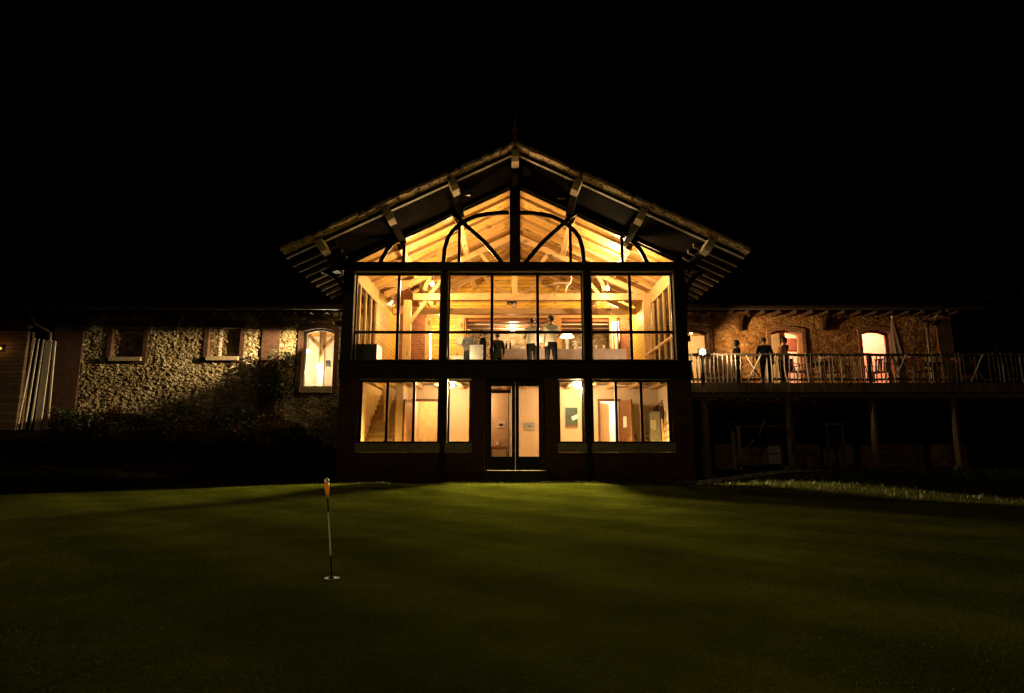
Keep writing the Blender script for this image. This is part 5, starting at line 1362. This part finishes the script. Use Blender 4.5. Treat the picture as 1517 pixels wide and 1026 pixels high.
# ================================================================== UNDER THE DECK
q = MB(); q.box(ax(1132, 610, W - .04), ax(1164, 610, W - .04), W - .14, W - .09, .4, az(597, W)); tag(q.build('old_door', M['palewood'], None, (ax(1148, 620, W), W - .1, .4)), 'pale plank door against the wall under the deck', 'door')
wb = thing('workbench', 'rough workbench stored under the deck between the first two posts', 'workbench', (ax(1125, 630, 20), 20, .36))
x0, x1 = ax(1085, 630, 20), ax(1168, 630, 20); bz2 = az(630, 20)
q = MB(); q.box(x0, x1, 19.7, 20.3, bz2 - .05, bz2); q.build('top', M['oldwood_x'], wb)
for x in (x0 + .08, x1 - .08):
    for y in (19.75, 20.25): q = MB(); q.box(x - .05, x + .05, y - .05, y + .05, .3, bz2 - .052); q.build('leg', M['oldwood'], wb)
q = MB(); q.box(x0 + .1, x1 - .1, 19.8, 20.2, .8, .84); q.build('shelf', M['oldwood_x'], wb)
for a, c_, y, lab in (((1080, 692), (1120, 652), 18.9, 'long pale pole leaning diagonally under the deck'), ((1125, 643), (1136, 622), 19.2, 'short pale stick propped at the workbench')):
    p, r_ = at(*a, y), at(*c_, y); q = MB(); q.tube([(p[0], y, p[1]), (r_[0], y + .2, r_[1])], .022, 7); tag(q.build('pole', M['oldwood'], None, (p[0], y, p[1])), lab, 'pole')
x = ax(1194, 610, 20.4); q = MB(); q.lathe([(.14, 0), (.17, .35), (.18, .36), (.15, .36)], (x, 20.4, .36), 14); tag(q.build('bucket', M['terracotta'], None, (x, 20.4, .36)), 'clay coloured bucket under the deck right of the second post', 'bucket')
q = MB(); x0, z1 = at(1222, 626, 19.6); x1, z0 = at(1252, 630, 19.6); q.box(x0, x1, 19.6, 19.75, z0, z1)
for x in (x0 + .04, x1 - .1): q.box(x, x + .05, 19.62, 19.68, .3, z0 - .002); q.box(x, x + .05, 19.69, 19.73, .3, z0 - .002)
tag(q.build('trestle', M['oldwood_x'], None, (x0, 19.65, .3)), 'low wooden trestle under the deck between the second and third posts', 'trestle')

# ================================================================== PLANTING BY THE LEFT WING
spec = [(95, .9, 'leaf'), (135, 1.0, 'leaf'), (172, .95, 'leaf_red'), (205, .8, 'leaf'), (240, .95, 'leaf_red'), (275, 1.05, 'leaf'), (308, .85, 'leaf_red'), (340, 1.0, 'leaf'), (372, .95, 'leaf'), (402, .85, 'leaf_red'), (430, .7, 'leaf_ol'), (458, .8, 'leaf'), (483, .7, 'leaf_ol')]
where = ['at the brick end of the stone barn', 'just right of the brick barn end', 'left of below the first blind window', 'right of below the first blind window', 'midway between the two blind windows', 'left of below the second blind window', 'directly below the second blind window', 'right of below the second blind window', 'left of the wall climber', 'in front of the wall climber', 'right of the wall climber', 'below the lit arched window', 'at the pavilion corner']
for (px_, sz, lm), wh in zip(spec, where):
    y = 20.0 + rnd.uniform(-.35, .25); x = ax(px_, 625, y); g = float(ground(x, y))
    o = thing('shrub', '%s border shrub %s' % ({'leaf': 'dark green', 'leaf_red': 'russet leaved', 'leaf_ol': 'olive'}[lm], wh), 'shrub', (x, y, g), group='border shrubs along the stone barn')
    q = MB()
    for k in range(4): a = rnd.uniform(0, 6.28); q.tube([(x, y, g - .05), (x + .12*math.cos(a), y + .12*math.sin(a), g + .25*sz), (x + .3*math.cos(a)*sz, y + .3*math.sin(a)*sz, g + .55*sz)], [.02, .015, .006], 5)
    q.build('stem', M['bark'], o)
    q = MB()
    for k in range(9):
        leaves(q, (x + rnd.uniform(-.42, .42)*sz, y + rnd.uniform(-.3, .3)*sz, g + (.18 + rnd.random()*.55)*sz), (.24*sz, .22*sz, .18*sz), 75, .05, .2)
    q.build('foliage', M[lm], o)
for px_, sz, lm, wh in ((110, 1.15, 'leaf', 'in the front row at the far left end of the bed'), (165, 1.1, 'leaf_red', 'in the front row under the first blind window'), (222, 1.25, 'leaf', 'in the front row between the blind windows, left one'), (278, 1.2, 'leaf_red', 'in the front row between the blind windows, right one'), (330, 1.25, 'leaf', 'in the front row under the second blind window'), (380, 1.15, 'leaf_red', 'in the front row left of the wall climber'), (425, 1.1, 'leaf', 'in the front row right of the wall climber'), (466, 1.0, 'leaf', 'in the front row nearest the pavilion')):
    y = 18.5 + rnd.uniform(-.3, .3); x = ax(px_, 640, y); g = float(ground(x, y))
    o = thing('shrub', '%s shrub %s' % ({'leaf': 'dark green', 'leaf_red': 'russet leaved'}[lm], wh), 'shrub', (x, y, g), group='border shrubs along the stone barn')
    q = MB()
    for k in range(4): a = rnd.uniform(0, 6.28); q.tube([(x, y, g - .05), (x + .12*math.cos(a), y + .12*math.sin(a), g + .25*sz), (x + .3*math.cos(a)*sz, y + .3*math.sin(a)*sz, g + .55*sz)], [.02, .015, .006], 5)
    q.build('stem', M['bark'], o)
    q = MB()
    for k in range(11): leaves(q, (x + rnd.uniform(-.55, .55)*sz, y + rnd.uniform(-.3, .3)*sz, g + (.15 + rnd.random()*.6)*sz), (.26*sz, .24*sz, .2*sz), 75, .05, .2)
    q.build('foliage', M[lm], o)
y = W - .22; x = ax(415, 555, y)
o = thing('climbing_plant', 'dark bushy climber on the stone wall left of the lit arched window', 'climber', (x, y, 1.5))
q = MB(); q.tube([(x - .05, y, 1.4), (x + .05, y + .02, 2.3), (x, y + .03, 3.4)], [.035, .03, .015], 6); q.build('stem', M['bark'], o)
q = MB()
for k in range(26):
    z = rnd.uniform(2.5, 4.15); wdt = .55 if z < 3.8 else .3
    leaves(q, (x + rnd.gauss(0, .30)*wdt/.5, y - .05 - rnd.random()*.12, z), (.24, .14, .24), 60, .055, .1)
q.build('foliage', M['leaf'], o)
# trees beyond the right end of the barn
def tree(x, y, h, lab):
    o = thing('tree', lab, 'tree', (x, y, 0), group='trees beyond the barn')
    q = MB(); q.tube([(x, y, -.2), (x + .1, y, h*.3), (x - .05, y + .1, h*.6), (x, y, h*.85)], [.28, .2, .12, .04], 8)
    for k in range(9):
        a = k * 2.4; zb = h * (.3 + .05*k); q.tube([(x, y, zb), (x + math.cos(a)*h*.14, y + math.sin(a)*h*.14, zb + h*.12), (x + math.cos(a)*h*.25, y + math.sin(a)*h*.25, zb + h*.16)], [.08, .05, .015], 5)
    q.build('trunk', M['bark'], o)
    q = MB()
    for k in range(60):
        a = rnd.uniform(0, 6.28); zz = rnd.uniform(.28, 1.0); rr = h*.32*math.sin(min(PI, (zz - .15) * PI / .9)) * rnd.uniform(.3, 1)
        leaves(q, (x + math.cos(a)*rr, y + math.sin(a)*rr, h*zz), (h*.09, h*.09, h*.07), 60, .12, .1)
    q.build('crown', M['leaf'], o)
tree(20.5, 24.5, 7.5, 'dark tree just beyond the right end of the barn'); tree(25.5, 27, 9.5, 'taller dark tree farther right behind the deck')

# ================================================================== PUTTING GREEN PIN
Yp = 4.55
xb_, zb_ = at(492.5, 841, Yp); xt_, zt_ = at(483.6, 708, Yp); zb_ = float(ground(xb_, Yp)) + .014
pn = thing('golf_pin', 'short leaning putting green pin with an orange paddle head', 'golf pin', (xb_, Yp, zb_))
A = Vector((xb_, Yp, zb_)); B = Vector((xt_, Yp, zt_)); dv = (B - A)
def on(t): return A + dv * t
for (t0, t1, m) in ((-.06, .22, 'black'), (.22, .66, 'white_plastic'), (.66, .80, 'black')):
    q = MB(); q.tube([on(t0), on(t1)], .0052, 8); q.build('pole', M[m], pn)
q = MB(); q.tube([on(.795), on(.815)], .0085, 8); q.build('ferrule', M['white_plastic'], pn)
q = MB(); hw = [(.81, .006), (.84, .010), (.87, .0135), (.90, .0165), (.935, .0175), (.955, .015)]
q.prism([(on(t).x - w_, on(t).z) for t, w_ in hw] + [(on(t).x + w_, on(t).z) for t, w_ in hw[::-1]], Yp - .006, Yp + .006); q.build('paddle', M['orange_plastic'], pn)
q = MB(); cc = on(.977)
vs = []
for yy in (Yp - .007, Yp + .007):
    for r_ in (.0165, .0085):
        for k in range(14): a = 2*PI*k/14; vs.append((cc.x + math.cos(a)*r_, yy, cc.z + math.sin(a)*r_*1.1))
n = 14; fs = []
for k in range(n):
    k2 = (k+1) % n
    fs += [(k, k2, n+k2, n+k), (2*n+k, 3*n+k, 3*n+k2, 2*n+k2), (k, 2*n+k, 2*n+k2, k2), (n+k, n+k2, 3*n+k2, 3*n+k)]
q.add(vs, fs); q.build('ring', M['white_plastic'], pn)
q = MB(); q.lathe([(.006, .012), (.010, .010), (.026, .003), (.030, -.002)], (xb_, Yp, zb_ + .004), 16); q.build('cup_collar', M['black'], pn)
q = MB(); q.lathe([(.054, .0), (.054, .003), (.048, .0035)], (xb_, Yp, zb_ + .0005), 20); q.build('cup', M['zinc'], pn)

# ------------------------------------------------------------------ render settings
vsn = S.view_settings; vsn.view_transform = 'Standard'; vsn.look = 'None'; vsn.exposure = 0; vsn.gamma = 1; vsn.use_curve_mapping = False
S.render.engine = 'CYCLES'
cy = S.cycles
cy.use_denoising = True
try: cy.denoiser = 'OPENIMAGEDENOISE'
except Exception: pass
cy.max_bounces = 8; cy.diffuse_bounces = 4; cy.glossy_bounces = 3; cy.transmission_bounces = 4; cy.transparent_max_bounces = 24
cy.sample_clamp_indirect = 6; cy.caustics_reflective = False; cy.caustics_refractive = False
